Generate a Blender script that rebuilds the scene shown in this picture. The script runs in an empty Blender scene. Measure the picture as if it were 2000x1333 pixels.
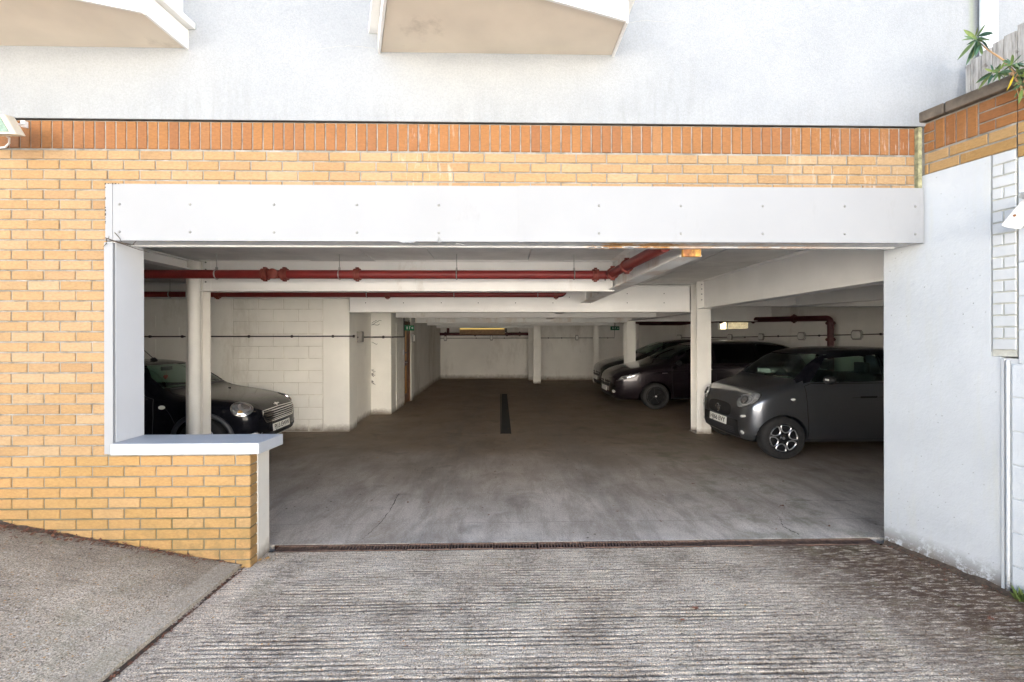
import bpy, bmesh, math, random
from mathutils import Vector, Matrix, noise
from mathutils.bvhtree import BVHTree
from math import radians as rad, sin, cos, pi
random.seed(7)
C = bpy.context
scene = C.scene
COL = scene.collection
# ------------------------------------------------------------------ camera
H = 1.65                     # eye height above the garage floor
FPX = 920.0                  # focal length in pixels of a 2000 px wide frame
RM = Matrix.Rotation(-rad(1.4), 3, 'Z') @ Matrix.Rotation(pi/2, 3, 'X') @ Matrix.Rotation(rad(-0.09), 3, 'Z')
cd = bpy.data.cameras.new('camera')
cam = bpy.data.objects.new('camera', cd)
COL.objects.link(cam)
cam.matrix_world = Matrix.Translation((0, 0, H)) @ RM.to_4x4()
cd.sensor_width = 36
cd.lens = FPX/2000*36
cd.shift_y = -0.00525
cd.clip_start = 0.05
cd.clip_end = 400
scene.camera = cam
# ------------------------------------------------------------------ sky, sun, exposure
w = bpy.data.worlds.new('World'); scene.world = w; w.use_nodes = True
nt = w.node_tree
bg = nt.nodes['Background']
sky = nt.nodes.new('ShaderNodeTexSky'); sky.sky_type = 'NISHITA'
sky.sun_disc = False
SUN_EL, SUN_AZ = 34.0, 8.0          # azimuth clockwise from +Y: the sun is behind the camera
sky.sun_elevation = rad(SUN_EL); sky.sun_rotation = rad(SUN_AZ)
sky.air_density = 1.0; sky.dust_density = 2.5; sky.ozone_density = 1.0
nt.links.new(sky.outputs[0], bg.inputs[0])
bg.inputs[1].default_value = 0.08
ld = bpy.data.lights.new('sun', 'SUN'); ld.energy = 5.0; ld.angle = rad(0.6); ld.color = (1.0, 0.97, 0.93)
so = bpy.data.objects.new('sun', ld); COL.objects.link(so)
_d = Vector((sin(rad(SUN_AZ))*cos(rad(SUN_EL)), cos(rad(SUN_AZ))*cos(rad(SUN_EL)), sin(rad(SUN_EL))))
so.rotation_euler = _d.to_track_quat('Z', 'Y').to_euler()
vs = scene.view_settings
scene.display_settings.display_device = 'sRGB'
vs.view_transform = 'Standard'; vs.look = 'None'; vs.gamma = 1; vs.use_curve_mapping = False
vs.exposure = 3.08
scene.cycles.max_bounces = 14
scene.cycles.diffuse_bounces = 8
scene.cycles.glossy_bounces = 5
scene.cycles.transparent_max_bounces = 12

# ------------------------------------------------------------------ measuring helpers (survey of the place)
def ray(x, y): return RM @ Vector(((x-1000)/FPX, (656-y)/FPX, -1))
def F(x, y, Y):                      # point at depth Y
    d = ray(x, y); t = Y/d.y
    return Vector((t*d.x, Y, H+t*d.z))
def G(x, y, Z=0.0):                  # point at height Z
    d = ray(x, y); t = (Z-H)/d.z
    return Vector((t*d.x, t*d.y, Z))
RK = 3.965
def RW(x, y, off=0.0):               # point on the slanting side wall: X + .25 Y = RK + off
    d = ray(x, y); t = (RK+off)/(d.x+.25*d.y)
    return Vector((t*d.x, t*d.y, H+t*d.z))

# ------------------------------------------------------------------ object helpers
ORG = {}
def tag(o, label=None, cat=None, group=None, kind=None):
    if label: o['label'] = label
    if cat: o['category'] = cat
    if group: o['group'] = group
    if kind: o['kind'] = kind
    return o
def thing(name, loc, label=None, cat=None, group=None, kind=None):
    o = bpy.data.objects.new(name, None); COL.objects.link(o)
    o.location = loc; o.empty_display_size = .1
    ORG[o] = Vector(loc)
    return tag(o, label, cat, group, kind)
def reparent(c, p):
    c.parent = p
    return c
class MB:
    """collects geometry, written in world (or the thing's own) coordinates"""
    def __init__(s): s.v = []; s.f = []; s.m = []; s.mi = 0
    def add(s, vs, fs):
        b = len(s.v); s.v += [Vector(v) for v in vs]
        for f in fs: s.f.append([b+i for i in f]); s.m.append(s.mi)
    def box(s, x0, x1, y0, y1, z0, z1):
        s.add([(x0,y0,z0),(x1,y0,z0),(x1,y1,z0),(x0,y1,z0),(x0,y0,z1),(x1,y0,z1),(x1,y1,z1),(x0,y1,z1)],
              [(3,2,1,0),(4,5,6,7),(0,1,5,4),(1,2,6,5),(2,3,7,6),(3,0,4,7)])
        return s
    def obox(s, c, ax, ay, az, hx, hy, hz):
        c = Vector(c); vs = []
        for k in (-1,1):
            for (i,j) in ((-1,-1),(1,-1),(1,1),(-1,1)):
                vs.append(c+ax*hx*i+ay*hy*j+az*hz*k)
        s.add(vs, [(3,2,1,0),(4,5,6,7),(0,1,5,4),(1,2,6,5),(2,3,7,6),(3,0,4,7)]); return s
    def prism(s, loop, off):
        loop = [Vector(p) for p in loop]; off = Vector(off); n = len(loop)
        s.add(loop+[p+off for p in loop], [list(range(n))[::-1], list(range(n,2*n))]+[(i,(i+1)%n,n+(i+1)%n,n+i) for i in range(n)]); return s
    def quad(s, a, b, c, d): s.add([a,b,c,d], [(0,1,2,3)]); return s
    def tube(s, pts, r, seg=10, closed=False, cap=True):
        pts = [Vector(p) for p in pts]; n = len(pts)
        rr = r if isinstance(r, (list, tuple)) else [r]*n
        up = None; rings = []
        for i, p in enumerate(pts):
            if closed: t = pts[(i+1) % n]-pts[i-1]
            else: t = pts[min(i+1, n-1)]-pts[max(i-1, 0)]
            t.normalize()
            if up is None:
                up = Vector((0,0,1)) if abs(t.z) < .9 else Vector((1,0,0))
            a = t.cross(up)
            if a.length < 1e-5: a = t.orthogonal()
            a.normalize(); up = a.cross(t).normalized()
            rings.append([p+(a*cos(2*pi*k/seg)+up*sin(2*pi*k/seg))*rr[i] for k in range(seg)])
        fs = []
        m = n if closed else n-1
        for i in range(m):
            j = (i+1) % n
            for k in range(seg): fs.append((i*seg+k, i*seg+(k+1)%seg, j*seg+(k+1)%seg, j*seg+k))
        if cap and not closed: fs += [list(range(seg))[::-1], [(n-1)*seg+k for k in range(seg)]]
        s.add([v for r_ in rings for v in r_], fs); return s
    def lathe(s, prof, c, axis, seg=32):      # prof: (radius, distance along the axis)
        c = Vector(c); axis = Vector(axis).normalized(); a = axis.orthogonal().normalized(); b = axis.cross(a)
        n = len(prof); vs = []
        for k in range(seg):
            q = a*cos(2*pi*k/seg)+b*sin(2*pi*k/seg)
            for (r, h) in prof: vs.append(c+q*r+axis*h)
        fs = []
        for k in range(seg):
            k2 = (k+1) % seg
            for i in range(n-1): fs.append((k*n+i, k*n+i+1, k2*n+i+1, k2*n+i))
        s.add(vs, fs); return s
    def build(s, name, mat, parent=None, smooth=False, mats=None, bevel=0):
        me = bpy.data.meshes.new(name)
        o0 = ORG.get(parent, Vector()) if parent else Vector()
        me.from_pydata([tuple(v-o0) for v in s.v], [], s.f)
        for m in (mats or [mat]): me.materials.append(m)
        if mats: me.polygons.foreach_set('material_index', s.m)
        me.validate(); me.update()
        bm = bmesh.new(); bm.from_mesh(me)
        if bevel:
            bmesh.ops.recalc_face_normals(bm, faces=bm.faces)
            bmesh.ops.bevel(bm, geom=[e for e in bm.edges if e.is_manifold and e.calc_face_angle(0) > .5], offset=bevel, segments=2, affect='EDGES', profile=.5)
        bmesh.ops.recalc_face_normals(bm, faces=bm.faces)
        bm.to_mesh(me); bm.free()
        if smooth:
            me.polygons.foreach_set('use_smooth', [True]*len(me.polygons))
            try: me.set_sharp_from_angle(angle=rad(smooth if smooth > 1 else 40))
            except Exception: pass
        o = bpy.data.objects.new(name, me); COL.objects.link(o)
        if parent: o.parent = parent
        ORG[o] = o0
        return o

# ------------------------------------------------------------------ materials
def nd(t, typ, **kw):
    n = t.nodes.new(typ)
    for k, v in kw.items(): setattr(n, k, v)
    return n
def newmat(name):
    m = bpy.data.materials.new(name); m.use_nodes = True
    t = m.node_tree; b = t.nodes['Principled BSDF']
    return m, t, b, t.links.new
def pos(t, scale=(1,1,1), rot=(0,0,0)):
    g = nd(t, 'ShaderNodeNewGeometry'); mp = nd(t, 'ShaderNodeMapping')
    mp.inputs['Scale'].default_value = scale; mp.inputs['Rotation'].default_value = rot
    t.links.new(g.outputs['Position'], mp.inputs[0]); return mp.outputs[0]
def noi(t, vec, scale, detail=4, rough=.55, dist=0):
    n = nd(t, 'ShaderNodeTexNoise'); n.inputs['Scale'].default_value = scale
    n.inputs['Detail'].default_value = detail; n.inputs['Roughness'].default_value = rough
    n.inputs['Distortion'].default_value = dist
    t.links.new(vec, n.inputs['Vector']); return n.outputs[0]
def ramp(t, fac, stops, interp='LINEAR'):
    r = nd(t, 'ShaderNodeValToRGB'); r.color_ramp.interpolation = interp
    e = r.color_ramp.elements
    for i, (p, c) in enumerate(stops):
        if not isinstance(c, (tuple, list)): c = (c, c, c)
        if i < 2: e[i].position = p; e[i].color = (*c[:3], 1)
        else:
            q = e.new(p); q.color = (*c[:3], 1)
    t.links.new(fac, r.inputs[0]); return r.outputs[0]
def mix(t, a, b, f, mode='MIX'):
    m = nd(t, 'ShaderNodeMix', data_type='RGBA', blend_type=mode)
    for s, v in ((0, f), (6, a), (7, b)):
        if hasattr(v, 'is_output') : t.links.new(v, m.inputs[s])
        elif s == 0: m.inputs[0].default_value = v
        else: m.inputs[s].default_value = (*v[:3], 1)
    return m.outputs[2]
def mth(t, op, a, b=None, clamp=False):
    m = nd(t, 'ShaderNodeMath', operation=op); m.use_clamp = clamp
    for i, v in enumerate((a, b)):
        if v is None: continue
        if hasattr(v, 'is_output'): t.links.new(v, m.inputs[i])
        else: m.inputs[i].default_value = v
    return m.outputs[0]
def bump(t, b, h, strength, dist=.01):
    n = nd(t, 'ShaderNodeBump'); n.inputs['Strength'].default_value = strength; n.inputs['Distance'].default_value = dist
    t.links.new(h, n.inputs['Height']); t.links.new(n.outputs[0], b.inputs['Normal']); return n
def xyz(t):
    g = nd(t, 'ShaderNodeNewGeometry'); s = nd(t, 'ShaderNodeSeparateXYZ'); t.links.new(g.outputs['Position'], s.inputs[0])
    return s.outputs
def win(t, v, a, b, soft):            # 1 inside a..b, soft edges
    m1 = nd(t, 'ShaderNodeMapRange'); m1.inputs[1].default_value = a-soft; m1.inputs[2].default_value = a+soft
    m2 = nd(t, 'ShaderNodeMapRange'); m2.inputs[1].default_value = b-soft; m2.inputs[2].default_value = b+soft
    m2.inputs[3].default_value = 1; m2.inputs[4].default_value = 0
    t.links.new(v, m1.inputs[0]); t.links.new(v, m2.inputs[0])
    return mth(t, 'MULTIPLY', m1.outputs[0], m2.outputs[0])
def spec(b, rough, sp=.3, metal=0):
    b.inputs['Roughness'].default_value = rough
    b.inputs['Specular IOR Level'].default_value = sp
    b.inputs['Metallic'].default_value = metal
def simple(name, col, rough=.5, metal=0, var=.1, vs_=6, bmp=.0, bs=60, sp=.4, dirt=None, dirt_amt=.0, coat=0, foot=0):
    m, t, b, L = newmat(name); p = pos(t)
    n = noi(t, p, vs_, 5)
    c = ramp(t, n, [(.3, tuple(x*(1-var) for x in col)), (.7, tuple(min(1, x*(1+var)) for x in col))])
    if dirt:
        n2 = noi(t, pos(t, (1,1,.35)), vs_*.7, 8, .7)
        k = ramp(t, n2, [(.62-dirt_amt, 0), (.85-dirt_amt*.6, 1)])
        c = mix(t, c, dirt, k)
    if foot:
        s = xyz(t); fk = nd(t, 'ShaderNodeMapRange'); L(mth(t, 'SUBTRACT', s[2], mth(t, 'MULTIPLY', noi(t, p, 7, 7, .75), foot*1.6)), fk.inputs[0]); fk.inputs[1].default_value = foot*.3; fk.inputs[2].default_value = -foot*.7
        c = mix(t, c, (.15,.115,.08), mth(t, 'MULTIPLY', fk.outputs[0], .85))
        sf = ramp(t, noi(t, pos(t, (1,1,3)), 11, 7, .8), [(.63, 0), (.68, 1)])
        low = nd(t, 'ShaderNodeMapRange'); L(s[2], low.inputs[0]); low.inputs[1].default_value = 1.1; low.inputs[2].default_value = .5
        c = mix(t, c, (.28,.24,.19), mth(t, 'MULTIPLY', mth(t, 'MULTIPLY', sf, low.outputs[0]), .5))
    L(c, b.inputs['Base Color']); spec(b, rough, sp, metal)
    if bmp: bump(t, b, noi(t, p, bs, 5, .6), bmp, .004)
    if coat:
        b.inputs['Coat Weight'].default_value = coat; b.inputs['Coat Roughness'].default_value = .04
    return m

def brick_mat(name, stops, lowyellow=True):
    m, t, b, L = newmat(name)
    oi = nd(t, 'ShaderNodeObjectInfo')
    c = ramp(t, oi.outputs['Random'], stops)
    p = pos(t)
    fine = noi(t, pos(t, (1,1,2.2)), 38, 6, .65)
    c = mix(t, c, ramp(t, fine, [(.3, .82), (.7, 1.12)]), 1.0, 'MULTIPLY')
    big = noi(t, p, 1.3, 4)
    c = mix(t, c, ramp(t, big, [(.3, (.93,.92,.88)), (.7, (1.05,1.05,1.05))]), 1.0, 'MULTIPLY')
    s = xyz(t)
    # small dark pits and iron specks
    v = nd(t, 'ShaderNodeTexVoronoi'); v.inputs['Scale'].default_value = 55; L(p, v.inputs['Vector'])
    pit = ramp(t, v.outputs['Distance'], [(.06, 1), (.12, 0)])
    sel = ramp(t, noi(t, p, 9, 3), [(.58, 0), (.66, 1)])
    c = mix(t, c, (.12,.07,.04), mth(t, 'MULTIPLY', mth(t, 'MULTIPLY', pit, sel), .7))
    # soil splash at the foot of the wall and grime
    foot = nd(t, 'ShaderNodeMapRange'); L(s[2], foot.inputs[0]); foot.inputs[1].default_value = .55; foot.inputs[2].default_value = .1
    g = ramp(t, noi(t, p, 14, 7, .7), [(.42, 0), (.62, 1)])
    c = mix(t, c, (.16,.12,.055), mth(t, 'MULTIPLY', mth(t, 'MULTIPLY', foot.outputs[0], g), .55))
    # white bloom streaks
    st = ramp(t, noi(t, pos(t, (1,1,.16)), 26, 5, .7), [(.58, 0), (.68, 1)])
    area = mth(t, 'ADD', win(t, s[0], -.72, -.28, .08), win(t, s[0], 2.2, 3.1, .2), True)
    c = mix(t, c, (.62,.56,.5), mth(t, 'MULTIPLY', mth(t, 'MULTIPLY', st, area), .35))
    L(c, b.inputs['Base Color']); spec(b, .62, .25)
    bump(t, b, noi(t, p, 120, 4, .7), .35, .003)
    return m
M = {}
M['buff'] = brick_mat('buff_brick', [(0, (0.302,0.184,0.088)), (.25, (0.352,0.234,0.126)), (.5, (0.342,0.216,0.104)), (.8, (0.314,0.197,0.091)), (1, (0.365,0.255,0.147))])
M['yellow'] = brick_mat('yellow_brick', [(0, (0.326,0.193,0.072)), (.3, (0.363,0.219,0.093)), (.6, (0.339,0.206,0.077)), (1, (0.372,0.237,0.112))])
M['orange'] = brick_mat('orange_brick', [(0, (0.233,0.096,0.033)), (.3, (0.265,0.119,0.039)), (.6, (0.251,0.107,0.037)), (.85, (0.223,0.093,0.035)), (1, (0.274,0.132,0.051))])
def mortar_mat():
    m, t, b, L = newmat('mortar'); p = pos(t); s = xyz(t)
    c = ramp(t, noi(t, p, 12, 6, .65), [(.3, (.15,.14,.12)), (.5, (.25,.24,.215)), (.72, (.35,.345,.325))])
    gr = ramp(t, noi(t, p, 3.1, 5), [(.45, 0), (.6, 1)])
    low = nd(t, 'ShaderNodeMapRange'); L(s[2], low.inputs[0]); low.inputs[1].default_value = 1.0; low.inputs[2].default_value = .35
    c = mix(t, c, (.12,.13,.045), mth(t, 'MULTIPLY', mth(t, 'MULTIPLY', gr, low.outputs[0]), .6))
    dk = nd(t, 'ShaderNodeMapRange'); L(s[2], dk.inputs[0]); dk.inputs[1].default_value = .9; dk.inputs[2].default_value = .4
    c = mix(t, c, (.10,.095,.055), mth(t, 'MULTIPLY', dk.outputs[0], .6))
    L(c, b.inputs['Base Color']); spec(b, .95, .1); bump(t, b, noi(t, p, 160, 5, .7), .8, .004); return m
M['mortar'] = mortar_mat()
M['blockjoint'] = simple('block_joint', (.72,.69,.62), .9, var=.15, vs_=8)
def render_mat():
    m, t, b, L = newmat('white_render'); p = pos(t); s = xyz(t)
    c = ramp(t, noi(t, p, 2.2, 6, .6), [(.3, (.272,.286,.300)), (.7, (.305,.318,.330))])
    # fine masonry paint speckle
    c = mix(t, c, ramp(t, noi(t, p, 90, 5, .7), [(.35, .90), (.6, 1.03)]), 1.0, 'MULTIPLY')
    # mildew patches with vertical runs
    run = noi(t, pos(t, (1,1,.12)), 16, 8, .75)
    k = ramp(t, run, [(.44, 0), (.66, 1)])
    ar = mth(t, 'ADD', win(t, s[0], -2.15, -1.75, .18), win(t, s[0], .95, 1.5, .2))
    ar = mth(t, 'ADD', ar, mth(t, 'MULTIPLY', win(t, s[2], 3.1, 3.32, .08), .8))
    ar = mth(t, 'MULTIPLY', ar, win(t, s[2], 3.0, 3.62, .15), True)
    ar = mth(t, 'ADD', ar, mth(t, 'MULTIPLY', win(t, s[0], 3.1, 3.42, .14), .55), True)
    c = mix(t, c, (.17,.175,.16), mth(t, 'MULTIPLY', mth(t, 'MULTIPLY', k, ar), .26))
    # greenish shadow beside the downpipe, put into the render colour
    c = mix(t, c, (.30,.34,.2), mth(t, 'MULTIPLY', win(t, s[0], 3.455, 3.485, .015), .45))
    L(c, b.inputs['Base Color']); spec(b, .85, .2)
    h = noi(t, p, 110, 6, .7); bump(t, b, h, .5, .004); return m
M['render'] = render_mat()
def conc_paint():
    m, t, b, L = newmat('painted_concrete'); p = pos(t); s = xyz(t)
    c = ramp(t, noi(t, p, 2.5, 6, .6), [(.3, (.47,.495,.515)), (.7, (.53,.555,.573))])
    v = nd(t, 'ShaderNodeTexVoronoi'); v.inputs['Scale'].default_value = 24; L(pos(t, (1,1,1)), v.inputs['Vector'])
    pit = ramp(t, v.outputs['Distance'], [(.07, 1), (.11, 0)])
    sel = ramp(t, noi(t, p, 5, 3), [(.5, 0), (.56, 1)])
    k = mth(t, 'MULTIPLY', pit, sel)
    c = mix(t, c, (.3,.3,.28), mth(t, 'MULTIPLY', k, .65))
    st = ramp(t, noi(t, pos(t, (1,1,.1)), 9, 6, .7), [(.52, 0), (.75, 1)])
    c = mix(t, c, (.5,.5,.42), mth(t, 'MULTIPLY', st, .4))
    foot = nd(t, 'ShaderNodeMapRange'); L(s[2], foot.inputs[0]); foot.inputs[1].default_value = .17; foot.inputs[2].default_value = .0
    g = ramp(t, noi(t, p, 17, 8, .75), [(.40, 0), (.5, 1)])
    fk = mth(t, 'MULTIPLY', foot.outputs[0], g)
    c = mix(t, c, (.10,.075,.05), fk)
    L(c, b.inputs['Base Color']); spec(b, .7, .25)
    h = mth(t, 'SUBTRACT', noi(t, p, 30, 7, .7), mth(t, 'MULTIPLY', k, 1.2)); bump(t, b, h, .5, .008); return m
M['concpaint'] = conc_paint()
M['fascia'] = simple('fascia_white', (.300,.307,.315), .68, sp=.15, var=.03, vs_=1.5, bmp=.03, bs=8, dirt=(.215,.215,.205), dirt_amt=.0)
M['board'] = simple('reveal_white', (.60,.615,.635), .6, var=.04, vs_=2, bmp=.05, bs=20, dirt=(.5,.47,.40), dirt_amt=.0)
M['sillw'] = simple('sill_white', (.40,.42,.45), .45, var=.05, vs_=5, bmp=.08, bs=25, dirt=(.36,.37,.36), dirt_amt=.05)
def peel_mat():
    m, t, b, L = newmat('peeling_white_paint'); p = pos(t, (.35,1,1)); s = xyz(t)
    c = ramp(t, noi(t, pos(t), 3, 5), [(.3, (.56,.56,.55)), (.7, (.7,.7,.7))])
    a = ramp(t, noi(t, p, 13, 7, .7), [(.47, 0), (.50, 1)])
    reg = mth(t, 'ADD', win(t, s[0], .70, 1.34, .08), mth(t, 'MULTIPLY', win(t, s[0], 1.2, 2.5, .2), .45), True)
    reg2 = mth(t, 'MAXIMUM', reg, mth(t, 'MULTIPLY', win(t, s[0], -.62, -.2, .05), .0))
    k = mth(t, 'MULTIPLY', a, reg2)
    r = ramp(t, noi(t, pos(t), 22, 7, .7), [(.3, (.30,.12,.035)), (.48, (.55,.30,.12)), (.62, (.62,.45,.27)), (.8, (.75,.72,.66))])
    c = mix(t, c, r, k)
    L(c, b.inputs['Base Color']); spec(b, .7, .2)
    bump(t, b, a, .6, .003); return m
M['peel'] = peel_mat()
M['beam'] = simple('beam_paint', (.87,.86,.84), .55, var=.05, vs_=2, bmp=.08, bs=20, dirt=(.42,.34,.25), dirt_amt=.0)
M['beamrust'] = simple('beam_paint_peeling', (.82,.82,.80), .55, var=.06, vs_=2, bmp=.15, bs=30, dirt=(.42,.22,.08), dirt_amt=.12)
M['column'] = simple('column_paint', (.82,.80,.75), .5, var=.05, vs_=3, bmp=.05, bs=20, dirt=(.5,.42,.32), dirt_amt=.02, foot=.08)
M['inwall'] = simple('cream_wall_paint', (.87,.85,.79), .8, var=.06, vs_=1.4, bmp=.35, bs=45, dirt=(.48,.43,.35), dirt_amt=.05, foot=.12)
M['backwall'] = simple('grey_wall_paint', (.80,.78,.74), .85, var=.08, vs_=.9, bmp=.3, bs=30, dirt=(.36,.31,.25), dirt_amt=.09, foot=.16)
M['ceil'] = simple('soffit_board', (.66,.65,.63), .85, var=.12, vs_=3, bmp=.2, bs=25)
M['ceilpale'] = simple('soffit_board_pale', (.72,.71,.68), .85, var=.1, vs_=2, bmp=.2, bs=25)
M['red'] = simple('red_pipe_paint', (.205,.026,.023), .38, var=.12, vs_=7, bmp=.05, bs=30, dirt=(.2,.07,.05), dirt_amt=.04)
M['reddark'] = simple('dark_red_pipe_paint', (.07,.014,.016), .45, var=.2, vs_=7, dirt=(.06,.02,.02), dirt_amt=.1)
M['reddusty'] = simple('dusty_red_coupling', (.20,.045,.033), .6, var=.15, vs_=12)
M['steel'] = simple('zinc_steel', (.42,.42,.40), .4, metal=.8, var=.1)
M['boltgrey'] = simple('painted_bolt', (.23,.23,.225), .5, var=.1, vs_=40)
M['grate'] = simple('grate_iron', (.17,.11,.085), .7, metal=.2, var=.4, vs_=25, bmp=.3, bs=90)
M['rusty'] = simple('rusty_iron', (.05,.032,.026), .75, metal=.3, var=.35, vs_=14, bmp=.3, bs=80, dirt=(.16,.06,.03), dirt_amt=.15)
M['rustend'] = simple('yellow_rust_end', (.28,.12,.05), .8, var=.5, vs_=30, bmp=.5, bs=70, dirt=(.75,.50,.12), dirt_amt=.13)
M['conduit'] = simple('black_conduit', (.045,.04,.038), .5, var=.2)
M['jbox'] = simple('grey_junction_box', (.30,.29,.27), .6, var=.12, vs_=20)
M['darkgap'] = simple('dark_gap', (.03,.028,.025), .9, var=.2)
def conc_floor():
    m, t, b, L = newmat('garage_floor'); p = pos(t); s = xyz(t)
    c = ramp(t, noi(t, p, 1.2, 7, .65), [(.3, (.44,.40,.35)), (.5, (.60,.55,.49)), (.72, (.76,.71,.64))])
    c = mix(t, c, ramp(t, noi(t, p, 85, 5, .85), [(.32, .45), (.5, 1.0), (.68, 1.5)]), 1.0, 'MULTIPLY')
    # browner concrete further in; daylight fading inward also put into the tone
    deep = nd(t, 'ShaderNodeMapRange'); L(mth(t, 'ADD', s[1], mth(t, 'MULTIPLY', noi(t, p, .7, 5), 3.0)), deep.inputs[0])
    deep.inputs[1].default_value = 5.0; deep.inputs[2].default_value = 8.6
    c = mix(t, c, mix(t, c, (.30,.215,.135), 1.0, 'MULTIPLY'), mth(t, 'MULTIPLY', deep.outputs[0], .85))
    # two wheel tracks leading in
    wob = mth(t, 'MULTIPLY', noi(t, p, .8, 3), .8)
    xx = mth(t, 'ADD', s[0], wob)
    tr = mth(t, 'ADD', win(t, xx, -.55, .05, .22), win(t, xx, 1.15, 1.7, .22), True)
    tn = ramp(t, noi(t, pos(t, (3,.5,1)), 2.5, 6, .7), [(.35, 0), (.65, 1)])
    c = mix(t, c, (.16,.14,.122), mth(t, 'MULTIPLY', mth(t, 'MULTIPLY', tr, tn), .55))
    for yl, wl in ((4.17,.006),(4.93,.004),(6.6,.006)):
        ln = win(t, mth(t, 'ADD', s[1], mth(t, 'MULTIPLY', noi(t, p, 9, 3), .02)), yl, yl+wl, .004)
        c = mix(t, c, (.14,.125,.11), mth(t, 'MULTIPLY', ln, mth(t, 'MULTIPLY', ramp(t, noi(t, p, 2.2, 4), [(.42, 0), (.5, 1)]), .7)))
    sm_ = ramp(t, noi(t, pos(t, (1.2,.5,1)), 3.1, 8, .75, .4), [(.48, 0), (.62, 1)])
    c = mix(t, c, (.27,.235,.20), mth(t, 'MULTIPLY', sm_, .25))
    stk = ramp(t, noi(t, pos(t, (2.2,.6,1), (0,0,.12)), 1.7, 9, .8, .5), [(.46, 0), (.60, 1)])
    c = mix(t, c, (.23,.185,.145), mth(t, 'MULTIPLY', stk, .5))
    spt = nd(t, 'ShaderNodeTexVoronoi'); spt.inputs['Scale'].default_value = 7; L(p, spt.inputs['Vector'])
    c = mix(t, c, (.05,.035,.025), mth(t, 'MULTIPLY', ramp(t, spt.outputs['Distance'], [(.05, 1), (.09, 0)]), ramp(t, noi(t, p, 1.4, 3), [(.45, 0), (.55, .85)])))
    oil = ramp(t, noi(t, p, 1.7, 5, .6, .6), [(.57, 0), (.7, 1)])
    c = mix(t, c, (.06,.05,.042), mth(t, 'MULTIPLY', oil, .35))
    mo = ramp(t, noi(t, p, 3.3, 5, .6), [(.5, 0), (.62, 1)])
    c = mix(t, c, (.13,.14,.07), mth(t, 'MULTIPLY', mth(t, 'MULTIPLY', mo, win(t, s[0], 1.9, 3.2, .3)), .4))
    st = ramp(t, noi(t, pos(t, (.5,3,1)), 7, 6, .75), [(.60, 0), (.66, 1)])
    c = mix(t, c, (.34,.33,.32), mth(t, 'MULTIPLY', st, .25))
    L(c, b.inputs['Base Color']); spec(b, .72, .3)
    bump(t, b, noi(t, p, 150, 6, .8), .55, .004); return m
M['floor'] = conc_floor()
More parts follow.
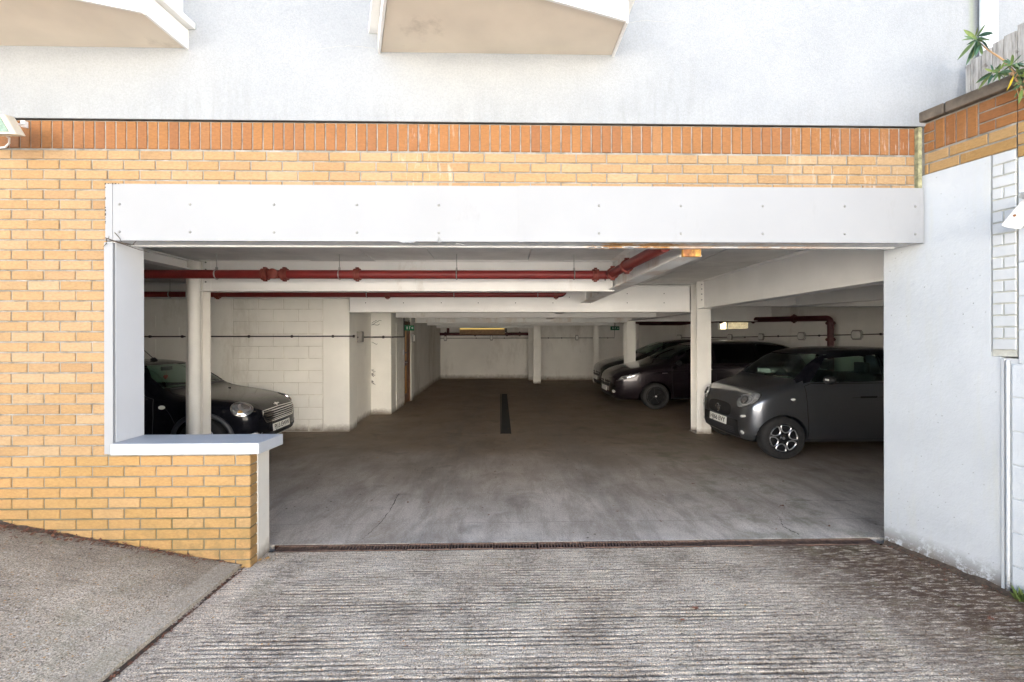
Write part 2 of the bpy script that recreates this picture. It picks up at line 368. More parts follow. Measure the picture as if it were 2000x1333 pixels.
def drive_mat(name, moss=True, aggregate=1.0, ridge=False):
    m, t, b, L = newmat(name); p = pos(t); s = xyz(t)
    if ridge: st = [(.28, (.55,.465,.365)), (.5, (.72,.625,.505)), (.75, (.86,.77,.645))]
    else: st = [(.28, (.36,.31,.24)), (.5, (.52,.455,.36)), (.75, (.67,.60,.49))]
    c = ramp(t, noi(t, p, 2.6, 7, .72), st)
    # cement grain
    c = mix(t, c, ramp(t, noi(t, p, 120, 4, .85), [(.36, .28), (.5, .95), (.62, 1.6)]), 1.0, 'MULTIPLY')
    # stones showing at the surface, two sizes
    for sc_, amt, lo in ((58, .9, .50), (105, .85, .46)):
        v = nd(t, 'ShaderNodeTexVoronoi'); v.inputs['Scale'].default_value = sc_; L(p, v.inputs['Vector'])
        stone = ramp(t, v.outputs['Color'], [(0, (.10,.075,.055)), (.28, (.55,.47,.38)), (.45, (.60,.34,.13)), (.53, (.82,.78,.70)), (.68, (.24,.20,.17)), (.84, (.85,.83,.78))], 'CONSTANT')
        near = ramp(t, v.outputs['Distance'], [(.26, 1), (.42, 0)])
        sel = ramp(t, noi(t, p, sc_*.75, 2), [(lo, 0), (lo+.05, 1)])
        c = mix(t, c, stone, mth(t, 'MULTIPLY', mth(t, 'MULTIPLY', near, sel), amt*aggregate if aggregate < 1 else amt))
    # brown weathering in short streaks
    br = ramp(t, noi(t, pos(t, (.5,5,1)), 6.5, 7, .75), [(.50, 0), (.62, 1)])
    c = mix(t, c, (.17,.115,.085), mth(t, 'MULTIPLY', br, .5 if ridge else .3))
    if ridge:   # dark brown in the grooves of the tamped surface
        deep = nd(t, 'ShaderNodeMapRange'); L(s[2], deep.inputs[0]); deep.inputs[1].default_value = -.001; deep.inputs[2].default_value = -.0055
        c = mix(t, c, (.075,.052,.037), mth(t, 'MULTIPLY', deep.outputs[0], .8))
        fine = ramp(t, noi(t, pos(t, (4,75,1)), 1.6, 5, .7), [(.40, .45), (.52, 1.05), (.66, 1.2)])
        c = mix(t, c, fine, .75, 'MULTIPLY')
    else:       # darker towards the wall
        ed = nd(t, 'ShaderNodeMapRange'); L(mth(t, 'ADD', s[1], mth(t, 'MULTIPLY', noi(t, p, 3, 6, .7), .9)), ed.inputs[0]); ed.inputs[1].default_value = 3.2; ed.inputs[2].default_value = 3.95
        c = mix(t, c, (.13,.11,.08), mth(t, 'MULTIPLY', ed.outputs[0], .65))
    if not ridge and aggregate > 1:      # trowelled margin along the joint
        mg = nd(t, 'ShaderNodeMapRange'); L(mth(t, 'SUBTRACT', s[0], mth(t, 'MULTIPLY', s[1], .045)), mg.inputs[0]); mg.inputs[1].default_value = -2.145; mg.inputs[2].default_value = -2.13
        pale = ramp(t, noi(t, p, 30, 6, .75), [(.35, (.40,.36,.295)), (.65, (.60,.55,.465))])
        c = mix(t, c, pale, mth(t, 'MULTIPLY', mg.outputs[0], .38))
    if moss:
        a = mth(t, 'ADD', s[0], mth(t, 'MULTIPLY', s[1], .25))
        a = mth(t, 'ADD', a, mth(t, 'MULTIPLY', noi(t, p, 2.4, 6, .7), 1.1))
        k = nd(t, 'ShaderNodeMapRange'); L(a, k.inputs[0]); k.inputs[1].default_value = 3.0; k.inputs[2].default_value = 3.9
        g = ramp(t, noi(t, pos(t, (.7,3.2,1)), 12, 8, .8), [(.41, 0), (.50, 1)])
        mc = ramp(t, noi(t, p, 9, 5), [(.42, (.085,.048,.03)), (.6, (.12,.075,.045)), (.72, (.10,.095,.035))])
        c = mix(t, c, mc, mth(t, 'MULTIPLY', mth(t, 'MULTIPLY', k.outputs[0], g), .95))
    gm = ramp(t, noi(t, p, 2.7, 5), [(.56, 0), (.68, 1)])
    c = mix(t, c, (.22,.22,.08), mth(t, 'MULTIPLY', gm, .14))
    L(c, b.inputs['Base Color']); spec(b, .85, .25)
    hh = mth(t, 'ADD', noi(t, p, 140, 6, .8), mth(t, 'MULTIPLY', near, .5))
    bump(t, b, hh, 1.0, .008); return m
M['drive'] = drive_mat('tamped_driveway_concrete', ridge=True)
M['slab'] = drive_mat('exposed_aggregate_slab', moss=False, aggregate=1.2)
M['edge'] = drive_mat('smooth_concrete_margin', moss=False, aggregate=.35)
M['dirt'] = simple('damp_dirt', (.075,.055,.04), .95, var=.4, vs_=40, bmp=.8, bs=90)
M['soffit'] = simple('bay_soffit', (.68,.60,.49), .8, var=.07, vs_=2.5, bmp=.1, bs=20, dirt=(.33,.27,.2), dirt_amt=.02)
M['trim'] = simple('bay_trim_white', (.78,.77,.74), .5, var=.05, vs_=5, dirt=(.45,.42,.34), dirt_amt=-.02)
M['pvc'] = simple('white_plastic', (.8,.82,.84), .3, var=.02)
def wood_mat():
    m, t, b, L = newmat('weathered_grey_wood'); p = pos(t)
    c = ramp(t, noi(t, pos(t, (1,1,.09)), 60, 7, .7), [(.3, (.15,.14,.13)), (.5, (.33,.32,.30)), (.7, (.46,.45,.43))])
    k = ramp(t, noi(t, p, 14, 4), [(.62, 0), (.72, 1)])
    c = mix(t, c, (.12,.10,.085), k); L(c, b.inputs['Base Color']); spec(b, .85, .2)
    bump(t, b, noi(t, pos(t, (1,1,.09)), 60, 7, .7), .6, .006); return m
M['wood'] = wood_mat()
M['coping'] = simple('weathered_coping', (.13,.105,.08), .9, var=.35, vs_=9, bmp=.6, bs=50, dirt=(.07,.055,.04), dirt_amt=.12)
M['reflector'] = simple('brown_reflector', (.20,.11,.05), .5, var=.3, vs_=15)
M['litter'] = simple('dry_leaf', (.17,.075,.045), .8, var=.5, vs_=30)
M['litteryellow'] = simple('pale_dry_leaf', (.5,.30,.11), .8, var=.3, vs_=30)
def leaf_mat(name, a, b_):
    m, t, b, L = newmat(name); oi = nd(t, 'ShaderNodeObjectInfo')
    c = ramp(t, oi.outputs['Random'], [(0, a), (1, b_)]); c = mix(t, c, ramp(t, noi(t, pos(t), 60, 3), [(.3, .8), (.7, 1.2)]), 1.0, 'MULTIPLY')
    L(c, b.inputs['Base Color']); spec(b, .45, .4); b.inputs['Subsurface Weight'].default_value = 0
    return m
M['leaf'] = leaf_mat('shrub_leaf', (.035,.10,.065), (.14,.19,.04))
M['leafyellow'] = leaf_mat('yellow_leaf', (.55,.42,.03), (.6,.45,.05))
M['stem'] = simple('shrub_stem', (.36,.22,.11), .7, var=.2)
# vehicles
def paint(name, col, metal=0.0, rough=.24, coat=1.0):
    m, t, b, L = newmat(name)
    n = noi(t, pos(t), 900, 1)
    c = ramp(t, n, [(.35, tuple(x*.8 for x in col)), (.65, tuple(x*1.2 for x in col))])
    d = ramp(t, noi(t, pos(t), 5, 6, .7), [(.4, 0), (.8, 1)])
    c = mix(t, c, (.12,.11,.10), mth(t, 'MULTIPLY', d, .04))
    L(c, b.inputs['Base Color']); b.inputs['Metallic'].default_value = metal
    b.inputs['Roughness'].default_value = rough
    b.inputs['Specular IOR Level'].default_value = .08 if not metal else .5
    b.inputs['Coat Weight'].default_value = coat; b.inputs['Coat Roughness'].default_value = .02; b.inputs['Coat IOR'].default_value = 1.6 if metal > .5 else 1.36
    return m
M['black'] = paint('black_car_paint', (.006,.006,.009), 0.0, .22, .6)
M['plum'] = paint('plum_black_car_paint', (.016,.010,.014), .3)
M['grey'] = paint('graphite_car_paint', (.19,.20,.222), .9, .29)
M['darkgrey'] = paint('dark_grey_car_paint', (.05,.05,.055), .5)
M['trimblack'] = simple('black_plastic', (.018,.018,.019), .5, var=.2, sp=.4)
M['greyplastic'] = simple('grey_arch_plastic', (.06,.062,.07), .5, var=.1)
M['tyre'] = simple('tyre_rubber', (.022,.021,.021), .8, var=.25, vs_=20, bmp=.2, bs=60)
M['dimlens'] = simple('dim_lamp_reflector', (.42,.43,.44), .12, metal=.6, var=.4, vs_=35, sp=.6)
M['endface'] = simple('cream_end_render', (.60,.58,.53), .75, var=.05, vs_=4, bmp=.3, bs=40, dirt=(.25,.24,.12), dirt_amt=.05, foot=.10)
M['chrome'] = simple('chrome', (.78,.78,.78), .13, metal=1, var=.02)
M['alloy'] = simple('silver_alloy', (.66,.66,.68), .3, metal=.85, var=.04)
M['rimblack'] = simple('black_rim', (.015,.015,.016), .3, var=.1)
M['lens'] = simple('lamp_reflector', (.80,.81,.82), .10, metal=.35, var=.25, vs_=45, sp=.8)
M['plate'] = simple('number_plate_white', (.82,.82,.78), .4, var=.02)
M['plategreen'] = simple('heart_red', (.5,.02,.02), .5)
M['seat'] = simple('seat_fabric', (.03,.03,.032), .9, var=.2)
M['letter'] = simple('black_letter', (.01,.01,.01), .5)
def glass(name, tint, refl=.5):
    m, t, b, L = newmat(name)
    tr = nd(t, 'ShaderNodeBsdfTransparent'); tr.inputs[0].default_value = (*tint, 1)
    gl = nd(t, 'ShaderNodeBsdfGlossy'); gl.inputs[1].default_value = .03; gl.inputs[0].default_value = (.9,.95,.93,1)
    fr = nd(t, 'ShaderNodeLayerWeight'); fr.inputs[0].default_value = .5
    fz = mth(t, 'ADD', mth(t, 'MULTIPLY', mth(t, 'POWER', fr.outputs['Facing'], 4.0), .9), .06)
    mx = nd(t, 'ShaderNodeMixShader'); L(fz, mx.inputs[0]); L(tr.outputs[0], mx.inputs[1]); L(gl.outputs[0], mx.inputs[2])
    L(mx.outputs[0], t.nodes['Material Output'].inputs[0]); return m
M['glass'] = glass('car_glass', (.62,.76,.70))
M['privacy'] = glass('dark_car_glass', (.10,.12,.13))
M['clear'] = glass('window_glass', (.85,.9,.9))
def emit(name, col, s):
    m, t, b, L = newmat(name); b.inputs['Base Color'].default_value = (*col, 1)
    b.inputs['Emission Color'].default_value = (*col, 1); b.inputs['Emission Strength'].default_value = s; return m
M['tube'] = emit('lit_tube', (1.0,.72,.2), .10)
M['exit'] = simple('exit_sign_green', (.01,.16,.07), .4, var=.1)
M['exitwhite'] = simple('exit_sign_white', (.8,.82,.8), .4, var=.02)
M['suntone'] = simple('sunlit_tone_stone', (.74,.66,.50), .9, var=.25, vs_=9)  # pale colour gives the shaded boundary wall its sunlit look
M['door'] = simple('brown_door', (.14,.055,.02), .45, var=.25, vs_=8)
M['doorpane'] = simple('amber_door_glazing', (.80,.42,.15), .25, var=.2, vs_=8)
M['lampbody'] = simple('floodlight_casing', (.58,.52,.42), .5, var=.08)
M['lampglass'] = simple('floodlight_glass', (.22,.30,.24), .08, var=.2, vs_=25, sp=.6)
M['blue'] = simple('window_pane', (.05,.12,.22), .05, var=.2, sp=.8)
# ================================================================== LARGE STRUCTURE
YF = 3.40                                  # plane of the brick face
# --- ground -------------------------------------------------------
def grid(x0, x1, y0, y1, nx, ny, fz):
    m = MB()
    vs_ = []
    for j in range(ny+1):
        y = y0+(y1-y0)*j/ny
        for i in range(nx+1):
            x = x0+(x1-x0)*i/nx
            vs_.append((x, y, fz(x, y)))
    fs = [(j*(nx+1)+i, j*(nx+1)+i+1, (j+1)*(nx+1)+i+1, (j+1)*(nx+1)+i) for j in range(ny) for i in range(nx)]
    m.add(vs_, fs); return m
def xr(y): return (RK - .25*y)
# garage floor, from the drain inwards
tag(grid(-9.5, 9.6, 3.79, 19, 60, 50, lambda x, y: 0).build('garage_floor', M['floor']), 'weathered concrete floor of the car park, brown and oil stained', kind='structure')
# ridged driveway
JX = lambda y: -1.84-.045*(3.45-y)         # joint beside the sloping slab
random.seed(3)
ridge_off = [random.uniform(-.35, .35) for _ in range(400)]
ridge_amp = [random.uniform(.35, 1.25) for _ in range(400)]
def rz_(x, y):
    # tamped ridges: horizontal, uneven, broken
    lim = -1.30-.42*(3.42-y)               # a plain margin runs along the left
    yy = y+.010*noise.noise(Vector((x*1.3, y*2, 3)))+.012*x*.3
    k = yy/.0335; i = int(k); fr = k-i+.25*ridge_off[i % 400]
    a = ridge_amp[i % 400]*(.55+1.0*max(-.4, noise.noise(Vector((x*1.1, y*6, 0)))))
    if x < lim: a = 0
    else: a *= min(1, (x-lim)/.05)
    if y > 3.38: a *= max(0, 1-(y-3.38)/.06)
    fade = 1-.55*max(0, min(1, (x-.6)/1.2))
    z = -.0078*a*fade*(max(0, .5+.5*cos(2*pi*fr))**3.2)*(1+.8*noise.noise(Vector((x*14, y*20, 7))))
    z += .0026*noise.noise(Vector((x*34, y*60, 1)))+.003*noise.noise(Vector((x*3, y*3, 5)))
    return z-.001
m = MB(); nx, ny = 240, 840; y0, y1 = .60, 3.634
vs_ = []
for j in range(ny+1):
    y = y0+(y1-y0)*j/ny
    xa, xb = JX(y)-.01, xr(y)+.02
    for i in range(nx+1):
        x = xa+(xb-xa)*i/nx
        vs_.append((x, y, rz_(x, y)))
m.add(vs_, [(j*(nx+1)+i, j*(nx+1)+i+1, (j+1)*(nx+1)+i+1, (j+1)*(nx+1)+i) for j in range(ny) for i in range(nx)])
dw = m.build('driveway', M['drive'], smooth=True); tag(dw, 'ridged concrete driveway in front of the garage entrance', kind='structure')
# the drive goes on behind the viewer
m = MB(); m.quad((-1.9,-30,-.004), (26,-30,-.004), (26,.6,-.004), (-1.9,.6,-.004))
M['yard'] = simple('pale_yard_concrete', (.42,.39,.35), .9, var=.08, vs_=1)
tag(m.build('road', M['yard']), 'pale concrete yard before the entrance', kind='structure')
# sloping slab on the left
def slz(x, y):
    d = max(0, JX(y)-x)
    return .022+.186*d+.004*noise.noise(Vector((x*4, y*4, 2)))+.002*noise.noise(Vector((x*40, y*40, 2)))
m = MB(); nx, ny = 110, 90; vs_ = []
for j in range(ny+1):
    y = 1.0+(3.47-1.0)*j/ny
    xb = JX(y)-.012
    for i in range(nx+1):
        x = -4.6+(xb+4.6)*(i/nx)
        vs_.append((x, y, slz(x, y)))
m.add(vs_, [(j*(nx+1)+i, j*(nx+1)+i+1, (j+1)*(nx+1)+i+1, (j+1)*(nx+1)+i) for j in range(ny) for i in range(nx)])
base = len(m.v)
for j in range(ny):                        # the raised edge of the slab
    a = (j+1)*(nx+1)-1; b = (j+2)*(nx+1)-1
    va, vb = m.v[a], m.v[b]
    m.add([va, vb, (vb.x, vb.y, -.03), (va.x, va.y, -.03)], [(0,1,2,3)])
tag(m.build('sloping_slab', M['slab'], smooth=True), 'concrete slab rising to the left beside the ridged driveway', kind='structure')
m = MB(); m.quad((-26,-30,.022+.186*2.7),(-4.6,-30,.022+.186*2.76),(-4.6,3.4,.022+.186*2.76),(-26,3.4,.022+.186*2.76))
m.quad((-4.6,-30,.022+.186*2.76),(-1.9,-30,.0),(-1.9,1.0,.0),(-4.6,1.0,.022+.186*2.76))
tag(m.build('side_ground', M['yard']), 'higher concrete ground left of the driveway', kind='structure')
# dirt in the joint
m = MB(); pts = []
for j in range(60):
    y = 2.1+1.42*j/59
    w1 = .012+.012*noise.noise(Vector((y*9, 0, 0)))
    c = JX(y)+.012
    pts.append((c, y, w1))
for a, b in zip(pts, pts[1:]):
    m.quad((a[0]-.03, a[1], -.001), (b[0]-.03, b[1], -.001), (b[0]+.002+b[2]*.6, b[1], .0015), (a[0]+.002+a[2]*.6, a[1], .0015))
jd = m.build('joint_dirt', M['dirt']); tag(jd, 'dark dirt packed in the joint beside the driveway', kind='structure')
# the pale rendered building across the yard, in full sun (it stands behind the viewer)
M['opp'] = simple('opposite_render', (.80,.76,.69), .9, var=.04, vs_=.5)
m = MB(); m.box(-26, 26, -13.5, -13.0, -.5, 6.5)
tag(m.build('opposite_building', M['opp']), 'pale sunlit building across the yard behind the viewer', kind='structure')
# --- threshold and drain -------------------------------------------
m = MB(); m.box(-1.9, 3.2, 3.60, 3.635, -.05, -.012); m.box(-1.9, 3.2, 3.762, 3.79, -.05, .002)
tag(m.build('threshold', M['floor']), 'concrete strips either side of the drain', kind='structure')
dr = thing('drain', (.6, 3.7, 0), 'long rusty channel drain with slotted gratings across the entrance', 'drain')
m = MB(); m.box(-1.78, 2.98, 3.635, 3.762, -.08, -.06); m.box(-1.78, 2.98, 3.635, 3.645, -.06, -.001); m.box(-1.78, 2.98, 3.752, 3.762, -.06, -.001)
m.build('channel', M['rusty'], dr)
x = -1.74; gi = 0
grate_mesh = None
while x < 2.85:
    Lg = .335
    if grate_mesh is None:
        g = MB()
        g.box(0, Lg-.006, -.052, -.040, -.02, .001); g.box(0, Lg-.006, .040, .052, -.02, .001)
        n = 13
        for k in range(n+1):
            xx = (Lg-.006-.010)*k/n
            g.box(xx, xx+.009, -.04, .04, -.018, -.001)
        go = g.build('grate', M['grate']); grate_mesh = go.data; o = go
    else:
        o = bpy.data.objects.new('grate', grate_mesh); COL.objects.link(o)
    o.parent = dr; o.location = Vector((x, 3.6985, .0015+random.uniform(-.002,.002)))-ORG[dr]
    o.rotation_euler = (0, 0, random.uniform(-.006, .006))
    x += Lg+ (.012 if gi == 5 else .003); gi += 1

# --- brick makers --------------------------------------------------
BR = {}
def brick_mesh(key, lx, lz, dep=.05):
    """a brick centred on its face centre; face looks to -Y; edges chamfered"""
    k = (round(lx, 3), round(lz, 3), key)
    if k in BR: return BR[k]
    a, c, e = lx/2, lz/2, .0035
    vs_ = [(-a,dep,-c),(a,dep,-c),(a,dep,c),(-a,dep,c),(-a,e,-c),(a,e,-c),(a,e,c),(-a,e,c),(-a+e,0,-c+e),(a-e,0,-c+e),(a-e,0,c-e),(-a+e,0,c-e)]
    fs = [(0,1,5,4),(1,2,6,5),(2,3,7,6),(3,0,4,7),(4,5,9,8),(5,6,10,9),(6,7,11,10),(7,4,8,11),(8,9,10,11)]
    me = bpy.data.meshes.new('brick'); me.from_pydata(vs_, [], fs); me.materials.append(M[key]); me.update()
    BR[k] = me; return me
def put_brick(root, key, cx, cz, lx, lz, y=YF, rot=0.0, name='brick', pos_=None):
    me = brick_mesh(key, lx, lz)
    o = bpy.data.objects.new(name, me); COL.objects.link(o); o.parent = root
    p = Vector(pos_) if pos_ is not None else Vector((cx, y, cz))
    p.y += random.uniform(-.0015, .0015)
    o.location = p-ORG[root]
    o.rotation_euler = (random.uniform(-.006,.006), random.uniform(-.003,.003), rot+random.uniform(-.006,.006))
    return o
# course heights measured on the wall (bed joint centres)
z_top = F(100, 292.3, YF).z
n_up = 36
def zj(n):                                  # joint heights, slightly taller courses lower down
    return z_top-(.0703*n+.5*(.0748-.0703)/36*n*n)
BP = .2219                                  # length of a brick and its joint
BX0 = -3.443
JT = .0095
FAS_T = 2.722; FAS_B = 2.322; FX0 = -2.765; FX1 = 3.10
wallL = thing('brick_wall', (-3.3, YF, .3), 'buff brick wall left of and above the garage opening', 'wall')
dwarf = thing('dwarf_wall', (-2.3, YF, 0), 'low yellow brick wall under the white sill at the entrance', 'wall')
XE = -1.785                                 # end of the low wall
SILL_Z = .815
nb = 0
for r in range(0, 42):
    zt_, zb_ = zj(r), zj(r+1)
    if zt_ < -.06: break
    phase = BX0 + (BP/2 if r % 2 else 0)
    k = -3
    while True:
        xa = phase+BP*k+JT/2; xb = phase+BP*(k+1)-JT/2; k += 1
        if xa > 3.06: break
        zc, lz = (zt_+zb_)/2, zt_-zb_-JT
        y_under = zb_ < SILL_Z-.02
        if xb < -3.68: continue
        lim_r = 3.055
        if zt_ < FAS_T-.01 and not y_under: lim_r = FX0+.01 if zc > FAS_B else -2.785
        if y_under: lim_r = XE
        if zb_ < FAS_T-.03 < zt_ and False: pass
        xa2, xb2 = xa, min(xb, lim_r)
        if xb2-xa2 < .012: continue
        # the ground cuts the lowest courses
        if y_under and zt_ < slz((xa2+xb2)/2, YF)-.0: continue
        if zb_ >= SILL_Z-.02 and xa2 < -2.79 or zb_ > FAS_T-.08:
            put_brick(wallL, 'buff', (xa2+xb2)/2, zc, xb2-xa2, lz)
        else:
            cx = (xa2+xb2)/2
            # a staggered end: stretchers run whole, closers at the corner
            put_brick(dwarf if cx > -2.79 else wallL, 'yellow', cx, zc, xb2-xa2, lz)
# returns of the low wall's end
for r in range(26, 42):
    zt_, zb_ = zj(r), zj(r+1)
    if zt_ > SILL_Z+.01 or zt_ < 0: continue
    me = brick_mesh('yellow', .092, zt_-zb_-JT, )
    o = bpy.data.objects.new('brick', me); COL.objects.link(o); o.parent = dwarf
    o.location = Vector((XE+.0015, YF+.050, (zt_+zb_)/2))-ORG[dwarf]; o.rotation_euler = (0, 0, pi/2)
# mortar cores
def core(name, boxes, mat, parent):
    m = MB()
    for b in boxes: m.box(*b)
    return m.build(name, mat, parent)
BK = YF+.0075
core('mortar', [(-3.85, 3.06, BK, YF+.22, FAS_T-.02, 3.178), (-3.95, -2.7805, BK, YF+.22, .0, FAS_T-.0205), (-2.7805, -2.73, BK, YF+.22, FAS_B-.1, FAS_T-.0205)], M['mortar'], wallL)
core('mortar', [(-2.78, XE-.0075, BK, YF+.099, -.1, SILL_Z)], M['mortar'], dwarf)
core('render_face', [(-2.78, -1.778, YF+.0995, YF+.262, -.1, SILL_Z)], M['endface'], dwarf)
# brick wall beyond the frame's left
# the wall beyond the left edge of the view: its bricks joined into one part
far = MB()
for r_n in range(0, 40):
    zt_, zb_ = zj(r_n), zj(r_n+1)
    if zt_ < .2: break
    for q in range(-24, 0):
        xa = BX0+(BP/2 if r_n % 2 else 0)+BP*q+JT/2; xb = xa+BP-JT
        if xb > -3.68 or xa < -7: continue
        far.box(xa, xb, YF, YF+.05, zb_+JT/2, zt_-JT/2)
fo = far.build('brick_courses', M['buff'], wallL); fo['kind'] = 'stuff'
core('wall_core', [(-9.6, -3.851, BK, YF+.22, .0, 3.178)], M['mortar'], wallL)
# soldier band
band = thing('brick_band', (0, YF, 2.97), 'orange band of upright bricks under the white upper wall', 'wall')
SB = F(100, 292.3, YF).z+.001; STp = 3.174
xs = -3.85
s_p = (F(1795, 270, YF).x-F(38, 270, YF).x)/88.0
xx0 = F(38, 270, YF).x-12*s_p
k = 0
while True:
    xa = xx0+s_p*k; k += 1
    if xa+s_p > 3.065:
        if 3.06-xa > .03: put_brick(band, 'orange', (xa+.005+3.058)/2, (SB+STp)/2+.003, 3.058-xa-.005, STp-SB-.012)
        break
    put_brick(band, 'orange', xa+s_p/2, (SB+STp)/2+.003, s_p-.0095, STp-SB-.012)
# dark shadow joint/flashing at the foot of the render
core('flashing', [(-3.95, 3.07, YF-.012, YF+.02, 3.1765, 3.1815)], M['darkgap'], band)
# --- rendered upper wall -------------------------------------------
upper = thing('rendered_wall', (0, YF, 3.18), 'white rendered upper wall of the building above the brick band', 'wall')
m = MB(); m.box(-9.6, 9.6, YF-.018, YF+.22, 3.182, 5.6)
m.build('render_coat', M['render'], upper)
def crack(pts, parent, wdt=.0022, y=YF-.0185):
    m = MB(); P = []
    for i in range(len(pts)-1):
        a, b = Vector(pts[i]), Vector(pts[i+1]); n = max(2, int((b-a).length/.02))
        for j in range(n): P.append(a.lerp(b, j/n)+Vector((random.uniform(-.003,.003), 0, random.uniform(-.005,.005))))
    P.append(Vector(pts[-1]))
    for a, b in zip(P, P[1:]):
        w1 = wdt*random.uniform(.4, 1.1); m.quad((a.x, y-.001, a.z-w1), (b.x, y-.001, b.z-w1), (b.x, y-.001, b.z+w1), (a.x, y-.001, a.z+w1))
    return m.build('crack', M['crack'], parent)
M['crack'] = simple('hairline', (.38,.37,.33), .9, var=.2)
for pl in ([(560,92),(620,95),(690,90),(742,97)], [(1230,45),(1262,40),(1300,44),(1330,41)], [(1395,92),(1430,97),(1462,104),(1463,124)], [(1160,115),(1166,150),(1170,210)]):
    crack([F(a, b, YF-.018) for a, b in pl], upper, .0012)
# --- building mass over and around the garage ----------------------
m = MB(); m.box(-9.6, 9.6, YF+.22, 19.2, 2.72, 3.4)
m.box(-9.6, -9.3, YF+.22, 19.2, -.2, 2.72)
tag(m.build('floor_slab', M['ceilpale']), 'concrete floor slab of the flats over the car park', kind='structure')
# --- fascia (boxed lintel) ------------------------------------------
fas = thing('lintel', (0, YF, 2.32), 'long white boxed lintel with bolt heads over the garage entrance', 'lintel')
YL = 3.374
jx = F(1015, 400, YL).x
m = MB(); m.box(FX0, jx-.003, YL, YL+.025, FAS_B, FAS_T)
m.build('fascia_panel', M['fascia'], fas, bevel=.003)
m = MB(); m.box(jx+.003, FX1, YL, YL+.025, FAS_B+.001, FAS_T+.004); m.build('fascia_panel', M['fascia'], fas, bevel=.003)
m = MB(); m.box(jx-.01, jx+.028, YL-.003, YL, FAS_B-.001, FAS_T-.0); m.build('cover_strip', M['fascia'], fas)
m = MB(); m.box(FX0-.003, FX0+.045, YL-.004, YL+.001, FAS_B, FAS_T-.002); m.build('cover_strip', M['fascia'], fas)
m = MB(); m.box(FX0+.01, FX1-.005, YL+.025, 3.60, FAS_B+.004, FAS_T-.006); m.build('lintel_core', M['peel'], fas)
m = MB(); m.box(FX0+.02, 3.03, 3.55, 3.602, FAS_B-.008, FAS_B+.0035); m.build('soffit_edge', M['peel'], fas)
bm_ = None
for px_ in (233, 371, 535, 697, 857, 1170, 1330, 1490, 1650, 1788):
    for py in (399, 453):
        p = F(px_, py+ (px_-200)*.003, YL)
        if bm_ is None:
            b = MB(); b.lathe([(.0001,-.006),(.006,-.006),(.009,-.003),(.010,0)], (0,0,0), (0,1,0), 12)
            o = b.build('bolt', M['boltgrey'], smooth=True); bm_ = o.data
        else:
            o = bpy.data.objects.new('bolt', bm_); COL.objects.link(o)
        o.parent = fas; o.location = p-ORG[fas]
# flaking paint along the lower edge of the lintel
random.seed(11)
def flake(cx, z, n, spread, y=YL-.002, parent=fas):
    m = MB()
    for i in range(n):
        x = cx+random.uniform(-spread, spread); a = random.uniform(.006, .03); h = random.uniform(.003, .012)
        zz = z+random.uniform(-.004, .003); out = random.uniform(.002, .010)
        m.add([(x-a, y, zz), (x-a*.3, y-out*.3, zz-h*.8), (x+a*.5, y-out, zz-h), (x+a, y, zz-.001), (x, y-.001, zz+h*.4)], [(0,1,2,3,4)])
    return m
f_ = flake(F(805, 473, YL).x, FAS_B, 10, .07)
for q in (F(902,480,YL),): f_.add(flake(q.x, FAS_B-.001, 6, .035).v, []) if False else None
f_.build('paint_flake', M['fascia'], fas)
flake(F(1190, 488, 3.6).x, FAS_B-.004, 16, .16, 3.55).build('paint_flake', M['fascia'], fas)
flake(F(900, 482, 3.5).x, FAS_B+.003, 5, .03, 3.46).build('paint_flake', M['peel'], fas)
p = F(858, 465, YL); m = MB(); m.add([(p.x-.012,YL-.002,p.z-.03),(p.x+.004,YL-.012,p.z-.035),(p.x+.016,YL-.004,p.z-.03),(p.x+.006,YL-.002,p.z+.0),(p.x-.008,YL-.002,p.z+.012)], [(0,1,2,3,4)]); m.build('paint_flake', M['boltgrey'], fas)
# dead creeper stems and dark chips at the lintel's left end
cr = MB(); random.seed(17)
for a_, b_ in (((205,466),(262,480)), ((212,468),(290,494)), ((207,470),(214,462)), ((225,455),(240,474)), ((208,474),(203,482)), ((258,478),(268,471))):
    A, B = F(*a_, 3.365), F(*b_, 3.45 if b_[0] > 280 else 3.37); A.z = min(A.z, FAS_B+.03) if a_[1] > 460 else A.z
    P = [A.lerp(B, k/5)+Vector((random.uniform(-.004,.004), random.uniform(-.004,0), random.uniform(-.005,.005))) for k in range(6)]
    cr.tube(P, [.003,.0028,.0025,.002,.0018,.001], 5)
tag(cr.build('dead_creeper', M['dirt']), 'thin dead creeper stems at the top left corner of the opening', 'creeper')
ch_ = MB()
for k in range(26):
    z = random.uniform(FAS_B, FAS_T) if k % 3 else FAS_T-.002; x = FX0-.001+(random.uniform(0, .12) if k % 3 == 0 else 0); s_ = random.uniform(.002,.006)
    ch_.add([(x-s_, YL-.0055, z-s_), (x+s_, YL-.0055, z-s_*.6), (x+s_*.6, YL-.0055, z+s_), (x-s_*.8, YL-.0055, z+s_*.7)], [(0,1,2,3)])
o_ = ch_.build('chipped_paint', M['dirt'], fas); o_['kind'] = 'stuff'
# --- left reveal and sill ------------------------------------------
rev = thing('white_reveal', (-2.72, YF, .9), 'white painted reveal board on the left side of the opening', 'wall lining')
m = MB(); m.box(-2.782, -2.722, 3.375, 3.400, .82, FAS_B-.012); m.build('edge_board', M['fascia'], rev, bevel=.002)
m = MB(); m.box(-2.780, -2.7205, 3.4005, 3.665, .86, FAS_B-.004); m.build('side_board', M['board'], rev, bevel=.002)
crack([( -2.7195, 3.44, 2.2)], rev) if False else None
sill = thing('window_sill', (-2.2, 3.36, .82), 'thick white painted sill slab on the low brick wall', 'sill')
m = MB(); m.prism([(-2.725,3.355,.818),(-1.700,3.355,.818),(-1.672,3.665,.818),(-2.725,3.665,.818)], (0,0,.080)); m.build('slab', M['sillw'], sill, bevel=.005)
